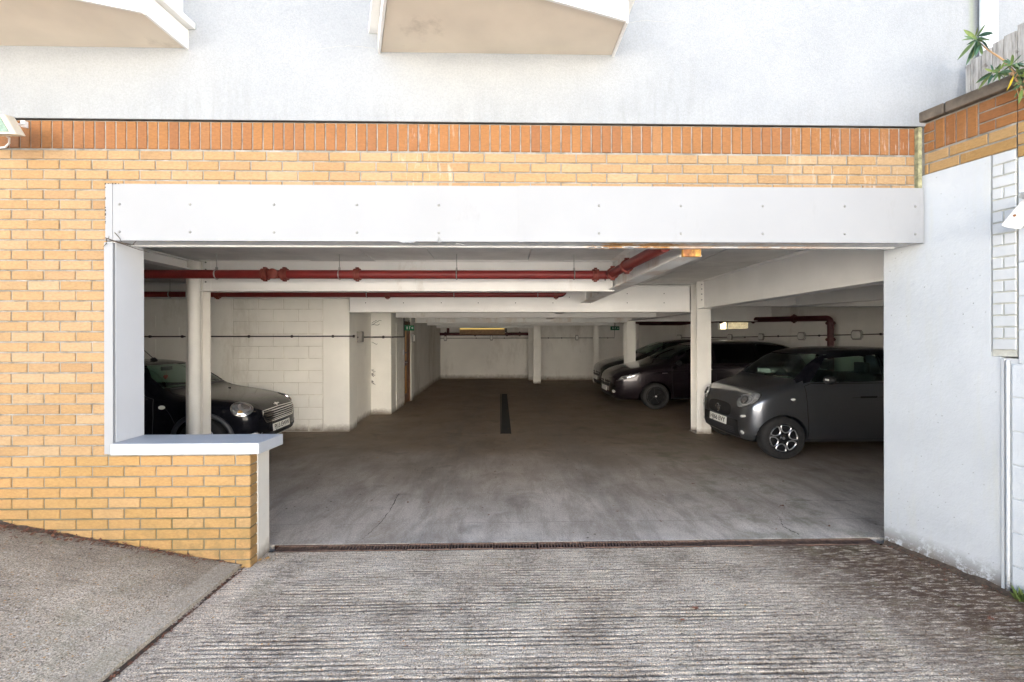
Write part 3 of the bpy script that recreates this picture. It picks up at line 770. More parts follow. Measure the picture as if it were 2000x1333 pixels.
# --- right side: slanting retaining wall ---------------------------
ret = thing('retaining_wall', RW(1850, 1100), 'white painted concrete wall with brick top slanting toward the viewer on the right', 'wall')
TW = Vector((.25, -1, 0)).normalized()       # direction along the wall towards the viewer
NW = Vector((-1, -.25, 0)).normalized()      # out of the wall, towards the drive
P0 = Vector((RK-.25*3.672, 3.672, 0))        # inner end
def wp(s, z, off=0): return P0+TW*s+NW*off+Vector((0,0,z))
def S(px_, py, off=0):                       # (distance along, height) of a survey point on the wall
    q = RW(px_, py, -off*1.03); return (q-P0).dot(TW), q.z
def wbox(m, s0, s1, z0, z1, o0, o1):
    m.add([wp(s0,z0,o1),wp(s1,z0,o1),wp(s1,z0,o0),wp(s0,z0,o0),wp(s0,z1,o1),wp(s1,z1,o1),wp(s1,z1,o0),wp(s0,z1,o0)],
          [(3,2,1,0),(4,5,6,7),(0,1,5,4),(1,2,6,5),(2,3,7,6),(3,0,4,7)])
zo = 2.825                                   # height of the orange/white boundary
s1803 = S(1803, 300)[0]; s1935 = S(1935, 500)[0]; s1955 = S(1955, 900)[0]; s1986 = S(1986, 400)[0]
m = MB(); wbox(m, 0, s1935, -.1, zo-.002, -.4, 0); wbox(m, s1935, s1955, -.1, S(1950,697)[1], -.4, 0)
wo = m.build('concrete_face', M['concpaint'], ret)
# painted toothed brick strip
MBR = {}
def wbrick(s0, s1, z0, z1, key, name='brick', off=0.0):
    lx, lz = s1-s0, z1-z0
    me = brick_mesh(key, lx, lz)
    o = bpy.data.objects.new(name, me); COL.objects.link(o); o.parent = ret
    c = wp((s0+s1)/2, (z0+z1)/2, off+random.uniform(-.001,.001)); o.location = c-ORG[ret]
    o.rotation_euler = (0, 0, math.atan2(TW.y, TW.x)); return o
M['whitebrick'] = simple('white_painted_brick', (.50,.52,.53), .75, var=.05, vs_=9, bmp=.4, bs=50)
m = MB(); wbox(m, s1935+.004, s1986-.004, S(1950,697)[1]+.003, zo+.0, -.4, -.010); m.build('strip_mortar', M['mortarwhite'] if 'mortarwhite' in M else simple('white_joint', (.46,.46,.41), .9, var=.2, vs_=20), ret)
zz = zo-.004; i = 0; zend = S(1950, 697)[1]
while zz-.072 > zend:
    if i % 2 == 0: wbrick(s1935+.008, s1986-.006, zz-.066, zz, 'whitebrick')
    else:
        wbrick(s1935+.008, s1935+.06, zz-.066, zz, 'whitebrick'); wbrick(s1935+.068, s1986-.006, zz-.066, zz, 'whitebrick')
    zz -= .075; i += 1
# block wall nearer the viewer
M['whiteblock'] = simple('white_painted_block', (.53,.56,.585), .8, var=.04, vs_=6, bmp=.7, bs=70)
m = MB(); wbox(m, s1955+.02, s1955+2.2, -.1, zend-.01, -.4, -.014); wbox(m, s1986, s1986+2.2, zend-.01, zo-.062, -.4, -.014)
m.build('block_joint', M['concpaint'], ret)
zz = zend+.9; bz = []
z = -.02
row = 0
while z < 2.55:
    st = s1955+.052 if z < zend-.1 else s1986+.004
    s0 = st; first = .30 if row % 2 else .44
    if z >= zend-.1: first *= .7
    while s0 < st+1.2:
        wbrick(s0, s0+first-.008, z, z+.205, 'whiteblock', 'block', -.004)
        s0 += first; first = .44
    z += .213; row += 1
# vertical rib and cover pipe between concrete and blocks
m = MB(); wbox(m, s1955+.004, s1955+.020, 0, zend-.01, -.1, .006); m.build('vertical_rib', M['whitebrick'], ret)
m = MB(); m.tube([wp(s1955+.036, .02, .004), wp(s1955+.036, zend-.02, .004)], .010, 10); m.build('cover_pipe', M['concpaint'], ret, smooth=True)
# orange and buff bricks at the top
z_ct = 3.208
m = MB(); wbox(m, s1803-.02, s1986-.004, zo, z_ct, -.3, -.0075); m.build('top_mortar', M['mortar'], ret)
s = s1803+.004; zc0 = zo
e = (s1986-s)
# bottom two buff courses
hh = .070; j_ = .009
for r, splits in enumerate(([0, .06, .42, 1.0], [0, .30, .72, 1.0])):
    z0 = zc0+r*(hh+j_)+.004
    for a, b in zip(splits, splits[1:]): wbrick(s+e*a+j_/2, s+e*b-j_/2, z0, z0+hh-.003, 'yellow')
z0 = zc0+2*(hh+j_)+.004; z1 = z_ct-.006
h3 = (z1-z0)/3
so_ = [0, .135, .255, .38, .50, .62]
for r in range(3): wbrick(s+e*0+.001, s+e*.125, z0+h3*r+.003, z0+h3*(r+1)-.006, 'orange')
for a, b in zip(so_[1:], so_[2:]): wbrick(s+e*a+.003, s+e*b-.004, z0+.003, z1-.006, 'orange')
for r in range(3):
    if r == 0: wbrick(s+e*.625+.003, s+e*.79, z0+.003, z0+h3-.006, 'orange'); wbrick(s+e*.80, s+e*1.0, z0+.003, z0+h3-.006, 'orange')
    elif r == 1: wbrick(s+e*.625+.003, s+e*1.0, z0+h3+.003, z0+2*h3-.006, 'orange')
    else: wbrick(s+e*.625+.003, s+e*.79, z0+2*h3+.003, z1-.006, 'orange'); wbrick(s+e*.80, s+e*1.0, z0+2*h3+.003, z1-.006, 'orange')
# the brickwork runs on beyond the corner of the pier
m = MB(); wbox(m, s1986+.001, s1986+1.5, zo-.06, z_ct, -.3, -.0085); m.build('top_mortar', M['mortar'], ret)
for r in range(6):
    z0 = zo-.058+r*.0735
    if z0+.06 > z_ct: break
    for q in range(7):
        a0 = s1986+.004+q*.215-(.107 if r % 2 else 0); a1 = a0+.206; a0 = max(a0, s1986+.004)
        wbrick(a0, a1, z0, z0+.064, 'orange' if r > 2 else 'yellow')
# coping stones
for a, b in ((S(1793,230)[0]-.05, S(1852,200)[0]-.004), (S(1852,200)[0]+.004, s1986+.02), (s1986+.028, s1986+.75), (s1986+.758, s1986+1.5)):
    m = MB(); wbox(m, a, b, z_ct, z_ct+.075, -.34, .045); m.build('coping_stone', M['coping'], ret, bevel=.008)
# earth behind the wall
m = MB(); m.add([wp(s1803,3.15,-.3), wp(s1986+3,3.15,-.3), wp(s1986+3,3.15,-6), wp(s1803-.1,3.15,-6)], [(0,1,2,3)])
tag(m.build('raised_ground', M['dirt']), 'raised ground behind the retaining wall', kind='structure')
# seam between building and side wall
m = MB(); q = F(1800, 300, 3.385); m.box(3.066, 3.094, 3.382, 3.45, FAS_T+.005, 3.176); m.build('joint_strip', M['mossy'] if 'mossy' in M else simple('mossy_joint', (.30,.29,.17), .9, var=.5, vs_=25, bmp=.6), wallL)
# ================================================================== UPPER FACADE FITTINGS
def bay(name, label, Wl, Wr, Fr, Fl, zs, group='bay windows projecting over the garage', fl_open=False):
    """a canted bay seen from below; Wl,Wr on the wall, Fr,Fl front corners (x,y)"""
    t = thing(name, ((Wl[0]+Wr[0])/2, 3.3, zs), label, 'bay window', group)
    loop = [Wl, Wr, Fr, Fl]
    c = Vector((sum(p[0] for p in loop)/4, sum(p[1] for p in loop)/4, 0))
    def off(d):
        out = []
        n = 4
        for i in range(n):
            p = Vector((*loop[i], 0)); 
            e0 = (Vector((*loop[i],0))-Vector((*loop[i-1],0))).normalized(); e1 = (Vector((*loop[(i+1)%n],0))-Vector((*loop[i],0))).normalized()
            n0 = Vector((e0.y,-e0.x,0)); n1 = Vector((e1.y,-e1.x,0))
            if n0.dot(p-c) < 0: n0 = -n0
            if n1.dot(p-c) < 0: n1 = -n1
            b = (n0+n1); b = b/max(.3, b.length_squared)*2
            q = p+b*d/1.0
            if i < 2: q.y = p.y                      # stays on the wall plane
            out.append((q.x, q.y))
        return out
    def lay(z0, z1, d, nm, mat, **k):
        m = MB(); m.prism([(x, y, z0) for x, y in off(d)], (0,0,z1-z0)); return m.build(nm, mat, t, **k)
    lay(zs, zs+.02, -.004, 'soffit', M['soffit'])
    lay(zs+.0025-.006, zs+.125, .0125, 'apron', M['trim']) if False else None
    # apron boards round the foot
    pts = off(.0)
    for i in (1, 2, 3):
        a, b = Vector((*pts[i],0)), Vector((*pts[(i+1)%4],0))
        e = (b-a).normalized(); nrm = Vector((e.y,-e.x,0))
        if nrm.dot((a+b)/2-c) < 0: nrm = -nrm
        m = MB(); m.prism([a+Vector((0,0,zs-.012)), b+Vector((0,0,zs-.012)), b+nrm*.018+Vector((0,0,zs-.012)), a+nrm*.018+Vector((0,0,zs-.012))], (0,0,.135)); m.build('apron_board', M['trim'], t)
    lay(zs+.02, zs+.13, -.003, 'box', M['trim'])
    lay(zs+.130, zs+.175, .062, 'window_ledge', M['trim'], bevel=.006)
    lay(zs+.176, zs+.40, -.02, 'panel', M['pvc'])
    lay(zs+.401, zs+1.5, -.05, 'pane', M['blue'])
    pts = off(-.02)
    for (x, y) in pts[1:]:
        m = MB(); m.box(x-.035, x+.035, y-.035, y+.035, zs+.40, zs+1.5); m.build('window_frame', M['pvc'], t)
    for i in (1, 2, 3):
        a, b = pts[i], pts[(i+1)%4]; 
        m = MB(); m.tube([(a[0],a[1],zs+.43),(b[0],b[1],zs+.43)], .03, 4); m.build('window_frame', M['pvc'], t)
    return t
YW = YF-.018
zs1 = F(970, 105, YW).z
a, b = F(743, 103, YW), F(1195, 107, YW)
fr = G(1222, 41, zs1); q = G(1075, 0, zs1); d_ = (q-fr).normalized()
fl0 = G(755, 0, zs1); e_ = (fl0-a).normalized(); e_.z = 0
# meet of the two edges
den = d_.x*e_.y-d_.y*e_.x; tt = ((a.x-fr.x)*e_.y-(a.y-fr.y)*e_.x)/den
fl = fr+d_*tt
bay('bay_window', 'centre bay window box with stained cream soffit above the lintel', (a.x, YW), (b.x, YW), (fr.x, fr.y), (fl.x, fl.y), zs1)
zs2 = F(180, 92, YW).z
b = F(364, 98, YW); fr = G(279, 24, zs2); q = G(160, 0, zs2); d_ = (q-fr).normalized()
fl = fr+d_*1.7
bay('bay_window', 'bay window box at the top left corner of the facade, only its right end showing', (b.x-2.0, YW), (b.x, YW), (fr.x, fr.y), (fl.x, fl.y), zs2)
# downpipe at the right
dp = thing('downpipe', (F(1931, 40, YW-.06).x, YW-.06, 3.2), 'white plastic downpipe on the rendered wall above the wooden fence', 'pipe')
m = MB(); X_ = dp.location.x; m.tube([(X_, YW-.06, 3.16), (X_, YW-.06, 6.5)], .050, 20); m.build('pipe', M['pvc'], dp, smooth=True)
m = MB(); m.tube([(X_, YW-.06, 4.3), (X_, YW-.06, 4.4)], .058, 20); m.build('pipe_collar', M['pvc'], dp, smooth=True)
# wooden fence on top of the side wall
fe = thing('fence', wp(1.3, 3.27, -.2), 'weathered grey plank fence standing on the side wall top at right', 'fence')
pl = [(1885, 1895, 130), (1895, 1916, 118), (1916, 1938, 102), (1938, 1960, 86), (1960, 1986, 72), (1986, 2012, 50), (2012, 2040, 30), (2040, 2070, 12)]
for i, (xa, xb, yt) in enumerate(pl):
    s0, z1_ = S(xa, yt, -.2); s1, z2_ = S(xb, yt, -.2)
    m = MB(); wbox(m, s0+.0015, s1-.0015, 3.262, z1_, -.225-.002*(i%2), -.2-.002*(i % 2)); m.build('plank', M['wood'], fe, bevel=.002)
m = MB(); wbox(m, S(1890,100,-.2)[0], S(2070,100,-.2)[0], 3.40, 3.47, -.27, -.228); m.build('rail', M['wood'], fe)
# shrub growing over the coping
random.seed(5)
sh = thing('shrub', RW(1990, 190, .1), 'leafy shrub sprigs with one yellow leaf hanging over the coping at upper right', 'plant')
def leaf(base, dirv, length, width, mat, droop=.25):
    dirv = dirv.normalized(); side = dirv.cross(Vector((0,1,.3))).normalized()
    side = (side+Vector((random.uniform(-.4,.4), random.uniform(-.6,.6), random.uniform(-.4,.4)))).normalized()
    nrm = dirv.cross(side).normalized()
    m = MB(); n = 6; L_, R_, Cn = [], [], []
    for i in range(n+1):
        u = i/n; c = base+dirv*length*u+Vector((0,0,-droop*length*u*u))
        w_ = width*(sin(pi*min(1, u*.93+.05))**.8)*(1-.35*u)
        if i == n: w_ = .0004
        Cn.append(c-nrm*.10*w_); L_.append(c+side*w_*.5+nrm*.12*w_); R_.append(c-side*w_*.5+nrm*.12*w_)
    vs_ = L_+Cn+R_; k = n+1
    fs = [(i,i+1,k+i+1,k+i) for i in range(n)]+[(k+i,k+i+1,2*k+i+1,2*k+i) for i in range(n)]
    m.add(vs_, fs); return m.build('leaf', mat, sh, smooth=80)
def RP(x, y, off): return RW(x, y, off)
OFF = -.10
def stem(pts, r=.006):
    P = [RP(x, y, o) for x, y, o in pts]; mm = MB(); mm.tube(P, [r*(1-.6*i/(len(P)-1)) for i in range(len(P))], 6); mm.build('stem', M['stem'], sh, smooth=True); return P
stem([(2030,190,.0),(1990,150,-.05),(1960,118,-.08),(1930,98,-.10),(1909,80,-.12)], .008)
stem([(2020,215,.0),(1996,175,-.05),(1975,140,-.08),(1965,118,-.08)], .008)
stem([(1985,150,-.05),(1960,140,-.12),(1938,143,-.14)], .005)
stem([(1996,170,-.05),(1990,190,-.1),(1985,172,-.12)], .004)
L1 = [((1905,78),(1880,56)),((1904,74),(1910,52)),((1908,72),(1925,46)),((1912,70),(1938,66)),((1902,76),(1878,79)),((1900,78),(1882,70)),((1903,82),(1874,114)),((1908,84),(1890,122)),((1914,88),(1906,108)),((1910,84),(1899,112)),((1918,82),(1931,98)),((1915,76),(1924,80)),((1908,76),(1920,74)),((1912,86),(1918,104)),((1905,79),(1888,88)),
      ((1938,142),(1908,162)),((1936,144),(1914,172)),((1938,146),(1930,164)),((1940,140),(1934,126)),((1942,140),(1956,124)),((1945,142),(1958,152)),((1950,140),(1942,150)),((1955,136),(1962,120)),((1938,141),(1922,134)),((1930,147),(1912,160)),
      ((1970,122),(1958,118)),((1975,122),(1977,106)),((1978,125),(1996,106)),((1980,130),(2002,118)),((1985,140),(2010,140)),((1990,150),(2012,160)),((1984,138),(1992,152)),((1990,160),(1980,168)),((1993,172),(2008,185)),((1990,178),(1982,190)),((1996,176),(1990,200)),((1985,128),(2005,134)),((1975,135),(1962,150)),((1972,130),(1984,142)),((1998,165),(2015,170)),((1965,135),(1950,146)),((1990,145),(2006,150)),((1997,150),(2010,128))]
for i in range(14):
    a_ = random.uniform(0, 6.28); L1.append(((1908,79), (1908+random.uniform(10,26)*cos(a_), 82+random.uniform(10,28)*sin(a_))))
for i in range(34):
    a_ = random.uniform(0, 6.28); q_ = random.choice([(1988,140),(1994,165),(1975,128),(2002,150),(1950,143)])
    L1.append((q_, (q_[0]+random.uniform(12,26)*cos(a_), q_[1]+random.uniform(10,24)*sin(a_))))
for i, ((xa, ya), (xb, yb)) in enumerate(L1):
    o = -.12+random.uniform(-.05,.05); A = RP(xa, ya, o); B = RP(xb, yb, o-random.uniform(.0,.05))
    leaf(A, B-A+Vector((0,0,.15*(B-A).length)), (B-A).length*1.05, (B-A).length*random.uniform(.17,.28)+.005, M['leaf'], .15)
A = RP(1979,148,-.16); B = RP(1966,177,-.17); leaf(A, B-A, (B-A).length, .036, M['leafyellow'], .05)
# floodlight at left
fl_ = thing('floodlight', F(8, 250, YF-.15), 'small beige floodlight with glass front on the orange bricks at far left', 'lamp')
m = MB()
A = [F(-75,221,3.13), F(8,223,3.13), F(31,262,3.08), F(-100,262,3.08)]
m.prism(A, (0,.07,.012)); m.build('casing', M['lampbody'], fl_, bevel=.008)
cc = sum(A, Vector())/4; m = MB(); m.prism([cc+(p-cc)*.80+Vector((0,-.004,0)) for p in A], (0,.006,0)); m.build('lens', M['lampglass'], fl_)
m = MB(); m.tube([F(12,243,3.2), F(50,244,3.395)], .009, 6); m.box(F(46,244,3.39).x, F(53,244,3.39).x, 3.37, 3.399, F(46,250,3.39).z, F(46,238,3.39).z); m.build('bracket', M['pvc'], fl_)
m = MB(); m.tube([F(10,264,3.2), F(18,270,3.3), F(18,280,3.36), F(10,288,3.39), F(-8,290,3.39)], .006, 8); m.build('cable', M['pvc'], fl_, smooth=True)
# small grey housing at the right edge
bx = thing('sensor_housing', RW(1985, 425, -.1), 'small white metal hood with rusty screw on the wall at the right edge', 'sensor')
q0, q1 = RW(1967,441,-.10), RW(2012,388,-.10)
d_ = (q1-q0).normalized(); up = Vector((0,0,1)); n_ = NW.copy(); u_ = d_.cross(n_).normalized()
if u_.z > 0: u_ = -u_
m = MB(); m.obox((q0+q1)/2+u_*.022, d_, n_, u_, (q1-q0).length/2, .06, .020); m.build('hood', M['trim'], bx, bevel=.003)
m = MB(); m.lathe([(.0001,-.004),(.007,-.003),(.008,0)], (q0+d_*.075+u_*.028)+n_*.061, -n_, 10); m.build('screw', M['rustend'], bx)
m = MB(); m.obox((q0+q1)/2+d_*.1-n_*.0+u_*.02, n_, d_, u_, .12, .012, .012); m.build('arm', M['steel'], bx)
# ================================================================== INTERIOR STRUCTURE
def ibeam(name, p0, p1, depth, wid, label, tf=.014, tw=.010, mat='beam', vert=False, wdir=None, group=None, parent=None, cat='beam', nm='profile'):
    """p0,p1: centre of the underside (for a column: foot and head centre)"""
    p0, p1 = Vector(p0), Vector(p1); d = (p1-p0).normalized()
    if vert: side = wdir.normalized(); up = d.cross(side).normalized(); base = -depth/2
    else:
        side = d.cross(Vector((0,0,1))).normalized(); up = Vector((0,0,1)); base = 0
    h, b = depth, wid/2
    pr = [(-b,0),(b,0),(b,tf),(tw/2,tf),(tw/2,h-tf),(b,h-tf),(b,h),(-b,h),(-b,h-tf),(-tw/2,h-tf),(-tw/2,tf),(-b,tf)]
    t = thing(name, p0, label, cat, group) if parent is None else parent
    m = MB(); m.prism([p0+side*x+up*(z+base) for x, z in pr], p1-p0)
    m.build(nm, M[mat], t, bevel=.0015); return t
def zc(y): return 2.68-.016*y               # ceiling height
def bolts(parent, pts, axis, r=.011, mat='boltgrey'):
    me = None
    for p in pts:
        if me is None:
            b = MB(); b.lathe([(.0001,.010),(r*.7,.009),(r,.005),(r,0)], (0,0,0), axis, 8); o = b.build('bolt', M[mat]); me = o.data
        else: o = bpy.data.objects.new('bolt', me); COL.objects.link(o)
        o.parent = parent; o.location = Vector(p)-ORG[parent]
# slanting far-right wall
WA = F(1247, 700, 17.45); WB = F(1600, 700, 11.0); WA.z = WB.z = 0
WD = (WB-WA).normalized(); WN = Vector((WD.y, -WD.x, 0))
if WN.x > 0: WN = -WN                        # into the garage
def SW(px_, py, off=0.0):
    d = ray(px_, py); p0 = WA+WN*off
    # solve  t*d = p0 + s*WD (plan)
    den = d.x*WD.y-d.y*WD.x; t = (p0.x*WD.y-p0.y*WD.x)/den
    return Vector((t*d.x, t*d.y, H+t*d.z))
def sw_s(p): return (Vector((p.x,p.y,0))-WA).dot(WD)
def SP(s, z, off=0): return WA+WD*s+WN*off+Vector((0,0,z))
def sbox(m, s0, s1, z0, z1, o0, o1):
    m.add([SP(s0,z0,o1),SP(s1,z0,o1),SP(s1,z0,o0),SP(s0,z0,o0),SP(s0,z1,o1),SP(s1,z1,o1),SP(s1,z1,o0),SP(s0,z1,o0)],
          [(3,2,1,0),(4,5,6,7),(0,1,5,4),(1,2,6,5),(2,3,7,6),(3,0,4,7)])
sL, sR = sw_s(SW(1402,636)), sw_s(SW(1461,636)); zb_, zt_ = SW(1430,643).z, SW(1430,629.5).z
sE = 15.0
m = MB(); sbox(m, -1, sL, -.1, 2.72, -.10, 0); sbox(m, sR, sE, -.1, 2.72, -.10, 0); sbox(m, sL, sR, -.1, zb_, -.10, 0); sbox(m, sL, sR, zt_, 2.72, -.10, 0)
rw = thing('side_wall', SP(3, 0), 'grey painted side wall with a small slot window behind the parked cars on the right', 'wall')
m.build('wall', M['backwall'], rw)
m = MB(); sbox(m, sL, sR, zb_, zt_, -.08, -.075); m.build('window_pane', M['clear'], rw)
m = MB(); sbox(m, sL+(sR-sL)*.25, sL+(sR-sL)*.27, zb_, zt_, -.09, -.06); m.build('window_frame', M['pvc'], rw)
# brick boundary wall outside the slot window; its pale colour stands in for sunlight
ow = thing('boundary_wall', SP(sR, 0, -2.2), 'brick boundary wall with sunlit tone in its pale colour, seen through the slot window', 'wall')
m = MB(); s0_ = sw_s(SW(1418, 636, -2.2)); sbox(m, s0_, s0_+4, 0, 2.5, -2.45, -2.2); m.build('wall', M['suntone'], ow)
# slab cut to the slanting wall  (the slab object above is replaced by a prism)
o = bpy.data.objects.get('floor_slab')
me = bpy.data.meshes.new('floor_slab')
lp = [Vector((-9.6,YF+.2205,0)), Vector((9.3,YF+.2205,0)), SP(sE,0,-.25), SP(-1,0,-.25)]
lp[1] = Vector((SP(sE,0,-.25).x, YF+.2205, 0)); lp = [lp[0], lp[1], SP(sE,0,-.25), SP(-1,0,-.25), Vector((-9.6, SP(-1,0,-.25).y, 0))]
m = MB(); m.prism([Vector((p.x,p.y,2.72)) for p in lp], (0,0,.7)); m.box(-9.6, -9.35, YF+.22, 19.2, -.2, 2.72)
o2 = m.build('floor_slab', M['ceilpale']); tag(o2, 'concrete floor slab of the flats over the car park', kind='structure'); bpy.data.objects.remove(o); o2.name = 'floor_slab'
# wall in line with the facade, right of the pier
tag(MB().box(3.42, 9.6, YF+.06, YF+.26, -.1, 2.72).build('front_wall', M['inwall']), 'inner face of the front wall right of the entrance', kind='structure')
# ceiling boards, front bay of the garage
cl = thing('ceiling', (0, 6, 2.6), 'grey soffit boards with dark joints between the steel beams', None, None, 'structure')
random.seed(21)
xb_ = [-9.3, -7.6, -6.2, -4.9, F(600,495,5.0).x, F(700,495,5.3).x]
xb_ = [-9.3, -7.6, -6.2, -4.9, -3.55, -2.35, -1.55, F(842,498,5.5).x, F(1034,498,5.5).x, F(1110,498,5.5).x, 1.45, 2.5, 3.37, 4.4, 5.5, 6.6, 7.7, 9.6]
for i, (xa, xb) in enumerate(zip(xb_, xb_[1:])):
    for (ya, yb) in ((3.66, 5.93), (5.97, 8.0)):
        g_ = .007 if xa > 1.3 else .004
        m = MB(); dz = random.uniform(-.004, .004)
        m.add([(xa+g_,ya,zc(ya)+dz),(xb-g_,ya,zc(ya)+dz),(xb-g_,yb,zc(yb)+dz),(xa+g_,yb,zc(yb)+dz),(xa+g_,ya,zc(ya)+.03),(xb-g_,ya,zc(ya)+.03),(xb-g_,yb,zc(yb)+.03),(xa+g_,yb,zc(yb)+.03)],
              [(3,2,1,0),(4,5,6,7),(0,1,5,4),(1,2,6,5),(2,3,7,6),(3,0,4,7)])
        m.build('ceiling_panel', M['ceil'], cl)
m = MB(); m.box(-9.3, 9.6, 8.02, 18.38, 2.53, 2.6); m.build('deck', M['ceilpale'], cl)
m = MB(); m.box(-9.3, 9.6, 3.66, 8.02, 2.66, 2.7); m.build('deck', M['darkgap'], cl)
# --- walls ---------------------------------------------------------
yL = 8.21
lw = thing('block_wall', (-4.5, yL, 0), 'cream painted blockwork wall at the back left behind the black hatchback', 'wall')
xa455, xa632, xa683 = F(455, 700, yL).x, F(632, 700, yL).x, F(683, 700, yL).x
m = MB(); m.box(-9.4, xa632, yL+.012, yL+.25, -.1, 2.72); m.build('wall', M['inwall'], lw)
m = MB(); m.box(xa632, xa683, yL-.02, yL+.41, -.1, 2.72); m.build('pilaster', M['inwall'], lw, bevel=.006)
m = MB(); m.box(F(403,700,yL).x-.05, xa455-.006, yL-.004, yL+.011, 0, 2.6); m.build('pilaster', M['inwall'], lw, bevel=.004)
m = MB(); m.box(xa455, xa632-.011, yL+.006, yL+.0115, 0, 2.6); m.build('joint', M['blockjoint'], lw)
random.seed(9)
zrow = [F(540, yy, yL).z for yy in (843, 820, 796.6, 772, 748, 724.4, 700.6, 677, 653, 628.6, 604.5, 580.5, 557)]
zrow[0] = 0
bwid = F(554, 700, yL).x-F(505, 700, yL).x
base0 = F(505, 700, yL).x; base1 = F(484.5, 700, yL).x
for r, (z0, z1) in enumerate(zip(zrow, zrow[1:])):
    st = base0 if r % 2 == 0 else base1
    k = -3
    while True:
        x0 = st+bwid*k; x1 = x0+bwid; k += 1
        if x0 >= xa632-.02: break
        x0, x1 = max(x0, xa455), min(x1, xa632-.012)
        if x1-x0 < .05: continue
        me_o = MB(); j = .007
        y_ = yL-.006+random.uniform(-.002, .002)
        me_o.add([(x0+j,y_+.004,z0+j),(x1-j,y_+.004,z0+j),(x1-j,y_+.004,z1-j),(x0+j,y_+.004,z1-j),(x0+j+.004,y_,z0+j+.004),(x1-j-.004,y_,z0+j+.004),(x1-j-.004,y_,z1-j-.004),(x0+j+.004,y_,z1-j-.004),(x0+j,yL+.0115,z0+j),(x1-j,yL+.0115,z0+j),(x1-j,yL+.0115,z1-j),(x0+j,yL+.0115,z1-j)],
                 [(4,5,6,7),(0,1,5,4),(1,2,6,5),(2,3,7,6),(3,0,4,7),(8,9,1,0),(9,10,2,1),(10,11,3,2),(11,8,0,3)])
        me_o.build('block', M['inwall'], lw)
for (x0, x1, z0, z1) in ((F(282,700,yL).x-1, F(304,700,yL).x, F(300,640,yL).z, F(300,617,yL).z), (F(304,700,yL).x, F(350,700,yL).x, F(300,663,yL).z, F(300,640,yL).z), (F(282,700,yL).x-1, F(304,700,yL).x, F(300,700,yL).z, F(300,663,yL).z)):
    m = MB(); m.box(x0+.004, x1-.004, yL+.004, yL+.0115, z0+.004, z1-.004); m.build('block', M['inwall'], lw)
# stepped wall beside the brown door
sw_ = thing('stair_wall', (-2.4, 10, 0), 'cream painted stepped wall with pier, leading back to the brown door', 'wall')
m = MB(); m.box(-3.2, -2.715, yL+.42, 9.95, -.1, 2.72); m.build('wall', M['inwall'], sw_)
m = MB(); m.box(-3.2, -2.295, 9.952, 10.38, -.1, 2.72); m.build('pier', M['inwall'], sw_, bevel=.006)
m = MB(); m.box(-3.2, -2.30, 10.382, 11.30, -.1, 2.72); m.box(-3.2, -2.30, 11.3, 12.0, 2.0, 2.72); m.box(-3.2, -2.265, 12.0, 12.35, -.1, 2.72); m.box(-3.2, -2.5, 11.3, 12.0, -.1, 2.0); m.build('wall', M['inwall'], sw_)
for r in range(9):
    for (ya, yb) in (((10.42, 10.86), (10.86, 11.28)) if r % 2 == 0 else ((10.42, 10.64), (10.64, 11.08), (11.08, 11.28))):
        z0 = .01+r*.213
        m = MB(); m.box(-2.3-.003, -2.289, ya+.004, yb-.004, z0+.004, z0+.209); m.build('block', M['inwall'], sw_, bevel=.003)
m = MB(); m.box(-3.4, -2.30, 12.352, 18.3, -.1, 2.72); m.build('wall', M['backwall'], sw_)
dr_ = thing('door', (-2.3, 11.65, 0), 'brown timber door with amber glazing strips standing in the left wall', 'door')
m = MB(); m.box(-2.33, -2.286, 11.30, 11.36, 0, 2.0); m.box(-2.33, -2.286, 11.94, 12.0, 0, 2.0); m.box(-2.33, -2.286, 11.30, 12.0, 1.94, 2.0); m.build('frame', M['door'], dr_)
m = MB(); m.box(-2.35, -2.31, 11.36, 11.94, .01, 1.94); m.build('leaf', M['door'], dr_)
for (z0, z1) in ((.25, .92), (1.05, 1.22), (1.26, 1.82)):
    m = MB(); m.box(-2.312, -2.305, 11.46, 11.62, z0, z1); m.build('pane', M['doorpane'], dr_)
m = MB(); m.tube([(-2.30, 11.44, 1.0), (-2.27, 11.44, 1.0), (-2.27, 11.55, 1.0)], .009, 6); m.build('handle', M['steel'], dr_)
# back walls
bw = thing('back_wall', (0, 18.1, 0), 'stained grey painted wall closing the far end of the car park', 'wall')
xr1 = F(1038, 700, 17.45).x
m = MB(); m.box(-3.4, 5.6, 18.12, 18.4, -.1, 2.72); m.build('wall', M['backwall'], bw)
m = MB(); m.box(xr1, 5.6, 17.42, 18.118, -.1, 2.72); m.build('wall', M['backwall'], bw)
m = MB(); m.box(xr1-.12, xr1+.12, 17.30, 17.419, -.1, 2.72); m.build('pilaster', M['backwall'], bw)
# --- steel beams ----------------------------------------------------
GB = 'painted steel beams under the ceiling'
def Xb(px_, Y): return F(px_, 600, Y).x
yb1 = 5.95
z1b, z1t = F(800, 569, yb1-.09).z, F(800, 507, yb1-.09).z
xcl = F(413, 700, 6.05).x-.13
ccx = 1.435
t = ibeam('steel_beam', (F(397,560,yb1).x, yb1, z1b), (F(1197,560,yb1).x, yb1, z1b), z1t-z1b, .18, 'front white cross beam behind the long red pipe', group=GB)
bolts(t, [F(402, yy, yb1-.0135) for yy in (513, 527, 551)], (0,-1,0))
bolts(t, [F(1182, yy, yb1-.006) for yy in (535, 547)], (0,-1,0))
m = MB(); m.box(F(397,560,yb1).x, F(397,560,yb1).x+.10, yb1-.013, yb1-.0055, z1b+.02, z1t-.02); m.build('end_plate', M['beam'], t)
